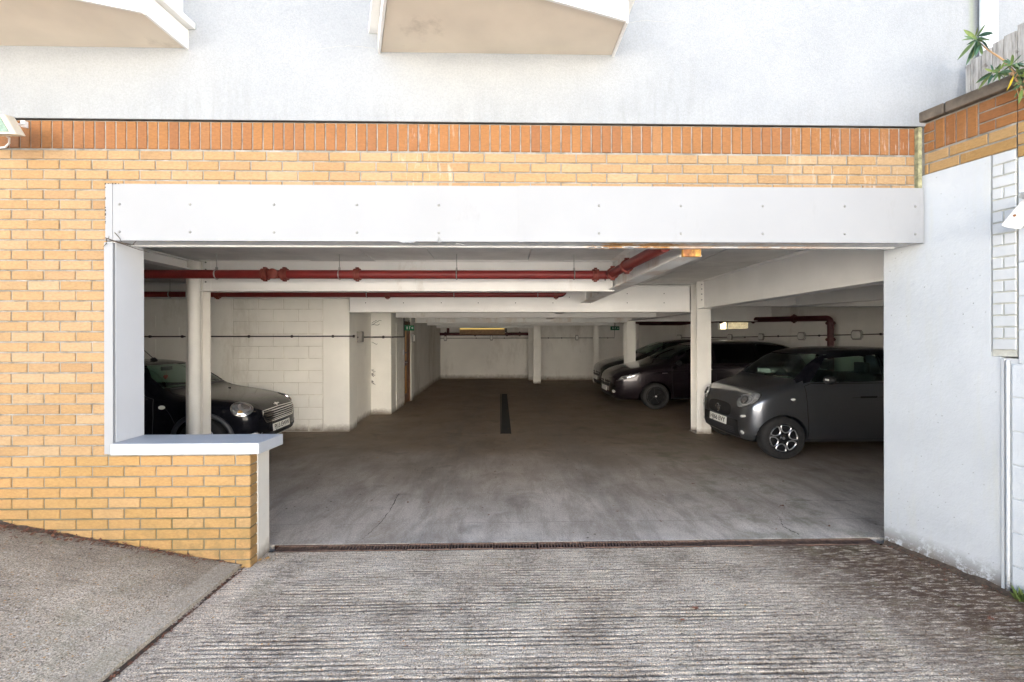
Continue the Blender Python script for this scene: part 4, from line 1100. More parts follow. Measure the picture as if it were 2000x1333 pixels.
# centre beam
pn, pf = F(1349, 502, 3.64), F(1145, 592, 7.9)
t = ibeam('steel_beam', pn, pf, .37, .175, 'centre beam with peeling white paint and a rusty yellow end', mat='beamrust', group=GB)
m = MB(); A = F(1332,489,3.625); B = F(1367,502,3.625); m.box(A.x, B.x, 3.6, 3.638, B.z-.002, A.z+.01); m.build('rusty_plate', M['rustend'], t, bevel=.003)
# beam 2
yb2 = 8.02
z2b, z2t = F(1000, 610, yb2-.1).z, F(1000, 557, yb2-.1).z
t = ibeam('steel_beam', (F(683,600,yb2).x, yb2, z2b), (F(1347,600,yb2).x, yb2, z2b), z2t-z2b, .2, 'second white cross beam with rows of small bolt holes', group=GB)
hp = [F(x, 592, yb2-.0055) for x in (714,788,862,934,1007,1080,1153,1225,1297)]+[F(x, 574, yb2-.0055) for x in (1225,1297)]+[F(1112,581,yb2-.0055)]
me = None
for p in hp:
    b = MB()
    if me is None:
        b.lathe([(.0001,.001),(.008,.001)], (0,0,0), (0,-1,0), 8); o = b.build('bolt_hole', M['darkgap']); me = o.data
    else: o = bpy.data.objects.new('bolt_hole', me); COL.objects.link(o)
    o.parent = t; o.location = p-ORG[t]
ibeam('steel_beam', (-9.2, yb2+.02, F(320,580,yb2).z-.03), (F(680,600,yb2).x, yb2+.02, F(320,580,yb2).z-.03), .26, .18, 'cross beam at the head of the left block wall', group=GB)
# left fore-and-aft beam
xl = F(383, 520, 5.9).x
t = ibeam('steel_beam', (F(282,507,4.95).x-.08, 3.67, F(282,507,4.95).z), (xl-.08, 5.86, F(382,528,5.86).z), z1t-.02-F(383,528,5.86).z, .16, 'short beam running from the lintel to the left column', group=GB)
# right fore-and-aft beams
xr2 = 3.42
ibeam('steel_beam', (xr2, 3.67, 2.125), (xr2, 7.84, F(1385,604,7.84).z), .475, .20, 'deep beam running in above the small grey car', group=GB)
ibeam('steel_beam', (xr2, 8.14, F(1349,611,8.1).z), (xr2, 12.15, 2.03), .46, .20, 'beam between the right column and the one behind it', group=GB)
ibeam('steel_beam', (xr2, 12.45, 2.03), (xr2, 16.1, 2.03), .46, .20, 'beam above the black people carrier toward the back wall', group=GB)
ibeam('steel_beam', (xr2+.14, 8.02, F(1500,599,8.0).z), (9.5, 8.02, F(1500,599,8.0).z), .40, .20, 'cross beam right of the right column', group=GB)
xq = F(1552, 598, 7.95).x
ibeam('steel_beam', (xq, 3.67, F(1738,578,4.9).z), (xq, 7.9, F(1552,598,7.9).z), .42, .18, 'thin beam further right, high above the small grey car', group=GB)
# deeper cross beams
ibeam('steel_beam', (-2.25, 10.2, F(1000,620.5,10.1).z), (xr2-.02, 10.2, F(1000,620.5,10.1).z), .35, .19, 'third cross beam, in front of the brown door', group=GB)
t = ibeam('steel_beam', (-2.2, 12.2, F(1000,631,12.1).z), (xr2-.12, 12.2, F(1000,631,12.1).z), .45, .22, 'fourth cross beam with peeling flakes beyond the brown door', mat='beamrust', group=GB)
ibeam('steel_beam', (-2.2, 14.2, F(1000,636,14.2).z), (xr2, 14.2, F(1000,636,14.2).z), .4, .2, 'fifth cross beam over the dark far bay', group=GB)
ibeam('steel_beam', (-2.2, 16.3, F(900,641,16.2).z), (F(1045,641,16.2).x, 16.3, F(900,641,16.2).z), .4, .2, 'last cross beam before the back wall', group=GB)
ibeam('steel_beam', (xr2+.1, 12.2, F(1300,628,12.1).z), (7.2, 12.2, F(1300,628,12.1).z), .4, .2, 'cross beam over the people carrier', group=GB)
ibeam('steel_beam', (1.26, 16.1, F(1049,636,16).z), (1.26, 8.2, F(1049,622,8.2).z+.2), .25, .16, 'centre beam line in the rear half', group=GB)
# --- columns ---------------------------------------------------------
GC = 'painted steel columns of the car park'
def column(cx, cy, fw, dp_, top, label, base=True):
    t = ibeam('steel_column', (cx, cy, 0), (cx, cy, top), dp_, fw, label, vert=True, wdir=Vector((1,0,0)), group=GC, mat='column', cat='column')
    return t
c0, c1 = F(1361,700,7.82).x, F(1389,700,7.82).x
t = column((c0+c1)/2, 7.95, c1-c0, .26, 2.56, 'thick white column beside the nose of the small grey car')
m = MB(); m.box(c0+.03, c0+.09, 7.805, 7.812, F(1370,600,7.82).z, F(1370,548,7.82).z); m.build('cleat', M['column'], t)
bolts(t, [F(1370.5, yy, 7.805) for yy in (556, 565, 575, 586)], (0,-1,0))
m = MB(); m.box(c0-.02, c1+.02, 7.80, 8.10, 0, .012); m.build('base_plate', M['column'], t)
xe = F(412, 700, 6.14).x
t = column(xe-.10, 6.05, .20, .18, 2.58, 'slim white column beside the round pipe, above the sill')
c0, c1 = F(1223.5,700,12.2).x, F(1241.5,700,12.2).x
column((c0+c1)/2, 12.33, c1-c0, .26, 2.5, 'white column behind the black people carrier')
c0, c1 = F(1042,700,16.2).x, F(1056,700,16.2).x
column((c0+c1)/2, 16.3, c1-c0, .24, 2.5, 'far column in the middle of the floor by the back wall')
c0, c1 = F(1160,700,16.2).x, F(1169.5,700,16.2).x
column((c0+c1)/2, 16.3, c1-c0, .2, 2.5, 'thin far column left of the exit sign')
# round pipe in front of the left column
r_ = (F(395,700,5.9).x-F(372,700,5.9).x)/2
pc = thing('round_pipe', (F(383.5,700,5.9).x, 5.86, 0), 'round cream pipe standing in front of the slim column above the sill', 'pipe')
m = MB(); m.tube([(pc.location.x, 5.86, 0), (pc.location.x, 5.86, 2.56)], r_, 24); m.build('pipe', M['column'], pc, smooth=True)
# ================================================================== PIPES AND CONDUIT
def pipe_thing(name, pts, r, mat, label, collars=(), seg=16, cat='pipe', group=None):
    t = thing(name, pts[0], label, cat, group)
    m = MB()
    P = []
    for i, p in enumerate(pts):
        p = Vector(p)
        if 0 < i < len(pts)-1:
            a = (Vector(pts[i-1])-p).normalized(); b = (Vector(pts[i+1])-p).normalized(); rr = min(r*1.6, .12)
            for k in range(6):
                u = k/5; P.append(p+a*rr*(1-u)**2+b*rr*u*u)
        else: P.append(p)
    m.tube(P, r, seg); m.build('pipe', M[mat], t, smooth=True); return t
yp = 5.45
zP = F(700, 536.5, yp).z; rp = .050
bend = Vector((F(1190,536,yp).x, yp, zP))
pA = pipe_thing('fire_pipe', [(-7, yp, zP-.0), bend, (bend.x+.03, 3.68, zP+.0)], rp, 'red', 'long bright red pipe hung from the ceiling across the garage mouth')
def coupling(parent, x, y, z, ax=(1,0,0), r=.05, mat='reddusty', w_=.035):
    m = MB(); m.lathe([(r*1.02,-w_),(r*1.34,-w_),(r*1.34,-w_*.4),(r*1.2,-w_*.35),(r*1.2,w_*.35),(r*1.34,w_*.4),(r*1.34,w_),(r*1.02,w_)], (x,y,z), ax, 20); m.build('coupling', M[mat], parent, smooth=True)
    a = Vector(ax)
    m = MB(); u_ = Vector((0,0,1)) if abs(a.z) < .5 else Vector((1,0,0))
    for s in (-1, 1): m.obox(Vector((x,y,z))+u_*s*r*1.45, a, a.cross(u_), u_, .016, .022, r*.16)
    m.build('coupling_lug', M[mat], parent)
for xx in (518, 556, 698, 1163): coupling(pA, F(xx, 536, yp).x, yp, zP)
m = MB(); m.lathe([(.055,0),(.057,.06),(.050,.066),(.0001,.070)], (F(538,536,yp).x, yp-.02, zP), (0,-1,0), 20); m.build('flange_cap', M['reddusty'], pA, smooth=True)
coupling(pA, bend.x+.006, yp-.14, zP+.0, (0,1,0)); coupling(pA, bend.x+.016, 4.75, zP, (0,1,0), w_=.02)
random.seed(2)
for i, xx in enumerate((423, 663, 892, 1121)):
    X_ = F(xx, 520, yp).x; top = zc(yp)
    hg = thing('pipe_hanger', (X_, yp, top), ['zinc hanger on the red pipe nearest the left column', 'zinc hanger on the red pipe left of its middle coupling', 'zinc hanger at the middle of the red pipe run', 'zinc hanger on the red pipe just left of its bend'][i], 'pipe hanger', 'hangers holding the bright red pipe')
    m = MB(); m.tube([(X_, yp, zP+rp), (X_, yp, top)], .005, 6); m.build('rod', M['steel'], hg)
    m = MB(); m.tube([(X_, yp+(rp+.006)*cos(a_), zP+(rp+.006)*sin(a_)) for a_ in [2*pi*k/20 for k in range(20)]], .007, 5, closed=True); m.build('ring', M['steel'], hg, smooth=True)
    m = MB(); m.box(X_-.01, X_+.01, yp-.01, yp+.01, zP+rp, zP+rp+.03); m.build('nut', M['steel'], hg)
y2 = 7.62; z2 = F(600, 575.5, y2).z
pB = pipe_thing('fire_pipe', [(-7, y2, z2), (F(1100,575,y2).x, y2, z2), (F(1108,575,y2).x, y2+.12, z2+.17)], .045, 'red', 'darker red pipe running behind the front cross beam')
for xx in (425, 757, 1086): coupling(pB, F(xx,575,y2).x, y2, z2-.004, r=.045)
for i, xx in enumerate((332, 717, 887, 1050)):
    X_ = F(xx, 575, y2).x
    hg = thing('pipe_hanger', (X_, y2, zc(y2)), ['hanger on the darker pipe left of the round pipe', 'hanger on the darker pipe at the wall pilaster', 'hanger on the darker pipe under the middle of the beam', 'hanger on the darker pipe near its right end'][i], 'pipe hanger', 'hangers holding the darker red pipe')
    m = MB(); m.tube([(X_, y2, z2+.045), (X_, y2, zc(y2))], .005, 6); m.build('rod', M['steel'], hg)
    m = MB(); m.tube([(X_, y2+.051*cos(a_), z2+.051*sin(a_)) for a_ in [2*pi*k/16 for k in range(16)]], .006, 5, closed=True); m.build('ring', M['steel'], hg)
# dark pipe along the right wall with its drop
pp = [SW(1250, 632, .55), SW(1330, 632, .5), SW(1352, 629, .45), SW(1400, 626, .4), SW(1622, 622, .35), SW(1623, 720, .35)]
zz_ = [2.10, 2.10, 2.06, 2.07, 2.05, .1]
pts = [Vector((p.x, p.y, p.z)) for p in pp]; pts[-1].z = .0; pts[-1].x, pts[-1].y = pts[-2].x, pts[-2].y
pC = pipe_thing('wall_pipe', pts, .066, 'reddark', 'dark maroon pipe along the right wall dropping behind the grey car')
for xx in (1408, 1470, 1550): 
    q = SW(xx, 0, .38); tq = (xx-1400)/222; zq = pts[3].z+(pts[4].z-pts[3].z)*tq; coupling(pC, q.x, q.y, zq, tuple(WD), r=.066, mat='reddark')
coupling(pC, pts[4].x, pts[4].y, 1.55, (0,0,1), r=.066, mat='reddark')
coupling(pC, pts[4].x, pts[4].y, 1.92, (0,0,1), r=.066, mat='reddark')
# pipes on the back wall
yb = 17.9
zq = F(900, 653, yb).z
pD = pipe_thing('wall_pipe', [(F(812,653,yb).x, yb, zq), (F(1034,653,yb).x, yb, zq)], .055, 'reddark', 'dark maroon pipe high on the far back wall')
m = MB(); m.tube([(F(875,653,yb).x, yb, zq), (F(875,640,yb).x, yb, F(875,640,yb).z+.1)], .05, 10); m.build('riser', M['reddark'], pD, smooth=True)
for xx in (870, 928, 990, 1015): coupling(pD, F(xx,653,yb).x, yb, zq, r=.055, mat='reddark')
yv = 12.9
pE = pipe_thing('wall_pipe', [SW(1292,629,1.9), SW(1252,630,1.9), (F(1192,628,14).x, 14, F(1192,628,14).z)], .05, 'reddark', 'dark pipe under the ceiling near the exit sign')
def conduit(label, pts, boxes=(), r=.011, clips=(), bs=.06):
    t = thing('conduit', pts[0], label, 'conduit')
    m = MB(); m.tube(pts, r, 8); m.build('tube', M['conduit'], t, smooth=True)
    for p in clips:
        m = MB(); m.lathe([(r,-.02),(r*2.1,-.014),(r*2.1,.014),(r,.02)], p, (Vector(pts[1])-Vector(pts[0])), 8); m.build('clip', M['conduit'], t)
    return t
yc = yL-.045
zc1 = F(500, 657.5, yc).z
c1_ = conduit('black conduit along the left block wall above the hatchback', [(-7, yc, zc1), (F(690,658,yc).x, yc, zc1)], clips=[(F(xx,657,yc).x, yc, zc1) for xx in (293,356,486,570,650,691)])
c2_ = conduit('black conduit crossing the stepped wall to the exit sign', [(-2.665, 8.66, zc1-.02), (-2.665, 9.90, zc1-.02), (-2.25, 9.92, zc1-.02), (-2.25, 11.05, zc1-.02), (-2.25, 11.05, 2.3)], clips=[(-2.45, 9.915, zc1-.02)], r=.014)
jb = thing('junction_box', (-2.64, 8.95, zc1), 'grey junction box on the stepped wall right of the pilaster', 'junction box')
m = MB(); m.box(-2.714, -2.60, 8.87, 9.03, zc1-.11, zc1+.09); m.build('case', M['jbox'], jb, bevel=.008)
m = MB(); m.box(-2.599, -2.592, 8.89, 9.01, zc1-.09, zc1+.07); m.build('lid', M['jbox'], jb, bevel=.003)
yk = 18.05; zk = F(900, 661, yk).z
c3_ = conduit('thin conduit across the far back wall', [(F(812,661,yk).x, yk, zk), (F(1036,661,yk).x, yk, zk)], clips=[(F(xx,661,yk).x, yk, zk) for xx in (850,930,985)])
yk2 = 17.38; zk2 = F(1100, 660.5, yk2).z
c4_ = conduit('thin conduit on the rear wall rising to the exit sign', [(F(1056,660,yk2).x, yk2, zk2), (F(1200,660,yk2).x, yk2, zk2), (F(1200.5,640,yk2).x, yk2, F(1200,636,yk2).z)], clips=[(F(xx,660,yk2).x, yk2, zk2) for xx in (1071,1097,1187)])
GJ = 'round grey bulkhead boxes on the garage walls'
def bulk(p, n, wd, ht, label, dep=.07, group=GJ):
    n = Vector(n).normalized(); a = n.cross(Vector((0,0,1))).normalized(); u = Vector((0,0,1)); p = Vector(p)
    t = thing('wall_lamp', p, label, 'wall lamp', group)
    def oct_(s): return [p+a*x*wd*s+u*z*ht*s for x, z in ((-.35,-.5),(.35,-.5),(.5,-.25),(.5,.25),(.35,.5),(-.35,.5),(-.5,.25),(-.5,-.25))]
    m = MB(); m.prism(oct_(1), n*dep*.6); m.build('case', M['jbox'], t, bevel=.006)
    m = MB(); m.prism([q+n*dep*.6 for q in oct_(.72)], n*dep*.4); m.build('cover', M['ceilpale'], t, bevel=.006)
    return t
bulk(F(870,661,18.1), (0,-1,0), .12, .22, 'bulkhead box on the back wall left of the lit tube')
bulk(F(960,660,18.1), (0,-1,0), .12, .22, 'bulkhead box on the back wall below the lit tube')
bulk(F(1126.5,660,17.41), (0,-1,0), .12, .2, 'bulkhead box on the rear wall between the two far columns')
bulk((-2.265,12.2,F(812,661,12.2).z), (1,0,0), .2, .22, 'bulkhead box beside the brown door frame')
lab = ['bulkhead box at the far end of the right wall', 'bulkhead box below the slot window', 'bulkhead box right of the slot window over the people carrier', 'bulkhead box left of the maroon drop pipe', 'largest bulkhead box, right of the maroon drop pipe']
sc_ = [(1328,660,.24,.20),(1427,659.5,.17,.19),(1488,658.5,.17,.19),(1567,657,.2,.2),(1675,654.5,.24,.22)]
for (xx, yy, ww, hh_), lb in zip(sc_, lab): bulk(SW(xx, yy), WN, ww, hh_, lb)
c5_ = conduit('black conduit along the right side wall over the parked cars', [SW(1332,660,.03), SW(1427,659,.03), SW(1567,656.5,.03), SW(1675,654,.03), SW(1760,652,.03)], clips=[SW(1455,659,.03), SW(1520,657,.03), SW(1600,656,.03), SW(1720,653,.03)], r=.012)
# exit signs
def exit_sign(p, n, label, w_=.3, h=.13):
    n = Vector(n).normalized(); a = Vector((0,0,1)).cross(n).normalized(); u = Vector((0,0,1)); p = Vector(p)
    t = thing('exit_sign', p, label, 'exit sign')
    m = MB(); m.obox(p, a, n, u, w_/2, .03, h/2); m.build('panel', M['exit'], t)
    f = p+n*.0315
    m = MB()
    for (x, z, sx, sz) in ((-.25,.0,.07,.3),(.0,.0,.04,.3),(.05,.25,.05,.08),(.28,0,.12,.07)): m.obox(f+a*x*w_+u*z*h, a, n, u, sx*w_/2*1.5, .001, sz*h*.8)
    m.prism([f+a*.42*w_, f+a*.30*w_+u*.2*h, f+a*.30*w_-u*.2*h], n*.001)
    m.build('pictogram', M['exitwhite'], t)
    m = MB(); m.tube([p+u*h*.5, p+u*(h*.5+.12)], .012, 6); m.build('bracket', M['conduit'], t)
exit_sign(F(1201,641.5,17.25), (0,-1,0), 'green running man exit sign on the rear wall between far column and wall corner', .32, .14)
exit_sign((-2.20, 11.38, F(793,641,11.4).z), (.55,-.83,0), 'green exit sign over the brown door', .24, .13)
sg = thing('light_switch', (-2.285, 11.16, 1.25), 'small white light switch left of the brown door', 'switch')
m = MB(); m.box(-2.289, -2.275, 11.1, 11.19, 1.2, 1.32); m.build('plate', M['pvc'], sg, bevel=.002)
m = MB(); m.box(-2.275, -2.271, 11.13, 11.16, 1.24, 1.28); m.build('rocker', M['pvc'], sg)
# lit batten by the back wall
tl = thing('tube_light', F(943, 648, 17.0), 'long batten lamp glowing yellow near the back wall ceiling', 'lamp')
A, B = F(897,643,16.9), F(986,643,16.9)
m = MB(); m.box(A.x, B.x, 16.9, 17.02, A.z+.0, A.z+.07); m.build('housing', M['rusty'], tl)
m = MB(); m.tube([(A.x+.02, 16.87, A.z+.005), (B.x-.02, 16.87, A.z+.005)], .018, 10); m.build('tube', M['tube'], tl)
m = MB(); m.box(A.x+.0, B.x, 16.93, 16.95, F(940,654,16.9).z, A.z); m.build('reflector', M['reflector'], tl)
m = MB(); m.box(B.x, B.x+.08, 16.86, 17.0, A.z-.12, A.z+.07); m.build('end_cap', M['conduit'], tl)
# recessed dark channel in the floor
A, B = G(979,848), G(997,848); C_, D_ = G(983,770), G(994,770)
m = MB(); m.add([(A.x,A.y,.004),(B.x,B.y,.004),(B.x+.02,D_.y,.004),(A.x+.02,C_.y,.004)], [(0,1,2,3)])
m.box(A.x-.015, A.x, A.y, C_.y, 0, .006); m.box(B.x, B.x+.015, A.y, C_.y, 0, .006)
fc = m.build('floor_channel', M['darkgap']); tag(fc, 'narrow dark drain strip in the middle of the garage floor', 'drain')
# cobwebs and hanging cable scraps on the pier
cw = MB(); random.seed(4)
for i in range(16):
    z = random.choice([1.9, 1.5, 1.45, .7, .85, .6, 1.05, .95]); y = 9.94
    P = [Vector((-2.70+.0*i, y, z+random.uniform(-.03,.03)))]; l = random.uniform(.05, .28) if z > 1.3 else random.uniform(.03,.1)
    for k in range(5): P.append(P[-1]+Vector((l/5, -.004, random.uniform(-.02,.02)+(.01 if z > 1.6 else -.004))))
    cw.tube(P, .0035, 4)
tag(cw.build('cobweb', M['conduit']), 'dark dusty cobweb strands in the corner of the cream pier', 'cobweb', kind='stuff')
# fallen leaves
random.seed(8)
def dead_leaf(px_, py, size, mat, label, slab=False, z=None):
    p = G(px_, py, .004 if z is None else z)
    n = 9; m = MB(); a0 = random.uniform(0, 6.28); vs_ = [(0,0,random.uniform(.0,.006))]
    for i in range(2*n):
        a = a0+pi*i/n; r = size*(1 if i % 2 == 0 else random.uniform(.45,.7))*random.uniform(.7,1.1)*(.6+.4*abs(cos(a-a0)))
        vs_.append((r*cos(a), r*sin(a), .002+random.uniform(0,.35)*size))
    m.add([Vector(v)+p for v in vs_], [(0,i,i % (2*n)+1) for i in range(1, 2*n+1)])
    tag(m.build('fallen_leaf', mat), label, 'leaf', 'dry leaves lying on the concrete')
dead_leaf(522, 1092, .030, M['litteryellow'], 'curled tan leaf at the foot of the low wall corner', z=.012)
dead_leaf(508, 1095, .022, M['litteryellow'], 'smaller tan leaf touching the low wall corner', z=.012)
dead_leaf(98, 1041, .032, M['litter'], 'reddish leaf on the sloping slab against the yellow bricks', z=slz(G(98,1041,.28).x, G(98,1041,.28).y)+.006)
dead_leaf(1358, 1190, .028, M['litter'], 'brown leaf on the ridged driveway near the mossy patch')
dead_leaf(1333, 1212, .016, M['litter'], 'small brown leaf on the ridges below centre right')
dead_leaf(1527, 989, .028, M['litter'], 'crumpled leaf by the floor crack inside the entrance')
dead_leaf(1354, 946, .022, M['litter'], 'brown leaf on the floor in front of the grey car wheel track')
dead_leaf(1530, 941, .020, M['litter'], 'dark leaf on the floor below the grey car wheel')
dead_leaf(737, 895, .016, M['litteryellow'], 'yellow leaf scrap on the floor left of centre')
dead_leaf(1011, 966, .012, M['litteryellow'], 'tiny yellow leaf at the middle of the entrance floor')
dead_leaf(726, 978, .014, M['litter'], 'small red leaf left of the long floor crack')
dead_leaf(468, 1138, .012, M['litter'], 'red leaf beside the driveway joint')
dead_leaf(900, 1192, .014, M['litter'], 'small red leaf on the ridges near the middle')
dead_leaf(1845, 1134, .018, M['litter'], 'reddish leaf on the moss near the white wall')
dead_leaf(1935, 1210, .03, M['litter'], 'dark leaf on the mossy right edge')
for lb, pts_ in (('long crack in the floor left of the entrance', [(705,1055),(722,1042),(745,1020),(760,1000),(772,978),(780,964)]), ('crack in the floor right of the entrance', [(1560,1045),(1530,1030),(1524,1015),(1532,990),(1536,978),(1600,978),(1680,979)])):
    m = MB(); P = []
    for a, b in zip(pts_, pts_[1:]):
        A, B = G(*a), G(*b)
        for k in range(8): P.append(A.lerp(B, k/8)+Vector((random.uniform(-.006,.006), random.uniform(-.006,.006), .004)))
    for a, b in zip(P, P[1:]):
        w_ = random.uniform(.001,.005); m.quad(a-Vector((w_,w_,0)), b-Vector((w_,w_,0)), b+Vector((w_,w_,0)), a+Vector((w_,w_,0)))
    tag(m.build('floor_crack', M['darkgap']), lb, kind='structure')
# litter along the foot of the yellow wall and the white wall
lit = MB(); random.seed(13)
def bit(p, s):
    a = random.uniform(0, 6.28); u = Vector((cos(a), sin(a), random.uniform(-.3,.5)))*s; v = Vector((-sin(a), cos(a), random.uniform(-.2,.4)))*s*random.uniform(.15,.6)
    lit.add([p-u, p+v, p+u, p-v], [(0,1,2,3)])
for i in range(900):
    t_ = random.random()**1.4; x = -1.95-1.75*(1-(1-t_)) if False else -3.75+1.85*random.random()
    if random.random() > min(1, .25+(-x-1.9)*.6): continue
    y = 3.395-abs(random.gauss(0, .035 if x > -3.2 else .07)); bit(Vector((x, y, slz(x, y)+random.uniform(.003,.02))), random.uniform(.004,.02))
for i in range(700):
    y = 3.6-1.4*random.random(); x = xr(y)-abs(random.gauss(0, .05)); bit(Vector((x, y, random.uniform(.0,.012))), random.uniform(.003,.014))
for i in range(350):
    y = 2.2+1.3*random.random(); x = JX(y)+.015+random.gauss(0,.01); bit(Vector((x, y, random.uniform(.0,.008))), random.uniform(.003,.012))
for i in range(260):
    x = random.uniform(-1.6, 3.3); y = random.uniform(3.9, 11); bit(Vector((x, y, random.uniform(.002,.008))), random.uniform(.004,.018))
for i in range(200):
    y = random.uniform(2.2, 3.5); x = random.uniform(-1.7, 2.9); bit(Vector((x, y, random.uniform(.001,.005))), random.uniform(.002,.007))
for i in range(160):
    y = random.uniform(2.2, 3.35); x = random.uniform(-3.6, -2.0); bit(Vector((x, y, slz(x,y)+.004)), random.uniform(.002,.007))
tag(lit.build('leaf_litter', M['litter']), 'brown leaf litter along the foot of the walls and in the joint', 'leaf litter', kind='stuff')
# dirt fillets where walls meet the ground
m = MB()
for i in range(40):
    y = 2.3+1.35*i/40; y2_ = y+1.35/40; w1 = .05+.03*noise.noise(Vector((y*7,0,0))); w2 = .05+.03*noise.noise(Vector((y2_*7,0,0)))
    m.add([(xr(y)+.01, y, .035+.02*noise.noise(Vector((y*11,1,0)))), (xr(y2_)+.01, y2_, .035+.02*noise.noise(Vector((y2_*11,1,0)))), (xr(y2_)-w2, y2_, -.004), (xr(y)-w1, y, -.004)], [(0,1,2,3)])
tag(m.build('wall_foot_dirt', M['dirt']), 'dark mossy dirt at the foot of the white wall', kind='structure')
m = MB()
for i in range(60):
    x = -3.8+1.96*i/60; x2_ = x+1.96/60
    def wv(x): return (.015+.035*max(0, (-x-2.6)))*(1+.6*noise.noise(Vector((x*9,0,0))))
    def hv(x): return (.005+.012*max(0,(-x-2.4)))*(1+.8*noise.noise(Vector((x*13,4,0))))
    m.add([(x, 3.4075, slz(x,3.4)+hv(x)), (x2_, 3.4075, slz(x2_,3.4)+hv(x2_)), (x2_, 3.4-wv(x2_), slz(x2_,3.4-wv(x2_))-.003), (x, 3.4-wv(x), slz(x,3.4-wv(x))-.003)], [(0,1,2,3)])
tag(m.build('wall_foot_dirt', M['dirt']), 'dark dirt at the foot of the yellow brick wall', kind='structure')
# a weed at the foot of the blocks
random.seed(6); gr = MB()
for i in range(160):
    p = wp(s1955+.09+abs(random.gauss(0,.07)), 0, .01+random.random()*.04); l = random.uniform(.03,.12); d = Vector((random.uniform(-.5,.5), random.uniform(-.5,.3), 1)).normalized(); sd = Vector((.003,0,0))
    gr.add([p-sd, p+sd, p+d*l*.6+sd*.6, p+d*l+Vector((random.uniform(-.02,.02),0,-.01))], [(0,1,2,3)])
tag(gr.build('weeds', M['weed'] if 'weed' in M else simple('weed', (.09,.13,.03), .8, var=.5, vs_=40)), 'small weeds at the foot of the white blocks', 'weeds', kind='stuff')
# ================================================================== CARS
def temp_obj(me):
    o = bpy.data.objects.new('tmp', me); COL.objects.link(o); return o
def apply_mods(o):
    dg = C.evaluated_depsgraph_get(); dg.update()
    me = bpy.data.meshes.new_from_object(o.evaluated_get(dg)); return me
def section(hw, zb, zs, zt, hwt):
    ys = hw*.965
    P = [(0,zb),(.72*hw,zb),(.95*hw,zb+.05),(hw,zb+.42*(zs-zb)),(hw*.992,zs-.10*(zs-zb)),(ys,zs),
         (hwt+(ys-hwt)*.22, zs+(zt-zs)*.74),(hwt*.86,zt-.012-.03*(zt-zs)),(hwt*.45,zt-.003),(0,zt)]
    return P+[(-y, z) for y, z in P[-2:0:-1]]
def body_mesh(cage, mat):
    bm = bmesh.new(); rings = []
    for (x, *r) in cage:
        rings.append([bm.verts.new((x, y, z)) for y, z in section(*r)])
    n = len(rings[0])
    for a, b in zip(rings, rings[1:]):
        for k in range(n): bm.faces.new((a[k], a[(k+1)%n], b[(k+1)%n], b[k]))
    for ring in (rings[0], rings[-1]):
        # quads across the cap
        m_ = n//2
        for k in range(m_):
            a, b, c, d = ring[k], ring[k+1], ring[(n-k-1) % n], ring[(n-k) % n]
            vs_ = []
            for v in (a, b, c, d):
                if v not in vs_: vs_.append(v)
            if len(vs_) >= 3:
                try: bm.faces.new(vs_)
                except ValueError: pass
    bmesh.ops.recalc_face_normals(bm, faces=bm.faces)
    me = bpy.data.meshes.new('body'); bm.to_mesh(me); bm.free(); me.materials.append(mat)
    o = temp_obj(me); md = o.modifiers.new('s', 'SUBSURF'); md.levels = 2; md.render_levels = 2
    me2 = apply_mods(o); bpy.data.objects.remove(o); return me2
def bool_diff(me, cutters):
    o = temp_obj(me); cs = []
    for mb in cutters:
        c = mb.build('cut', None or M['trimblack']); cs.append(c)
        md = o.modifiers.new('b', 'BOOLEAN'); md.operation = 'DIFFERENCE'; md.solver = 'EXACT'; md.object = c
    me2 = apply_mods(o)
    bpy.data.objects.remove(o)
    for c in cs: bpy.data.objects.remove(c)
    return me2
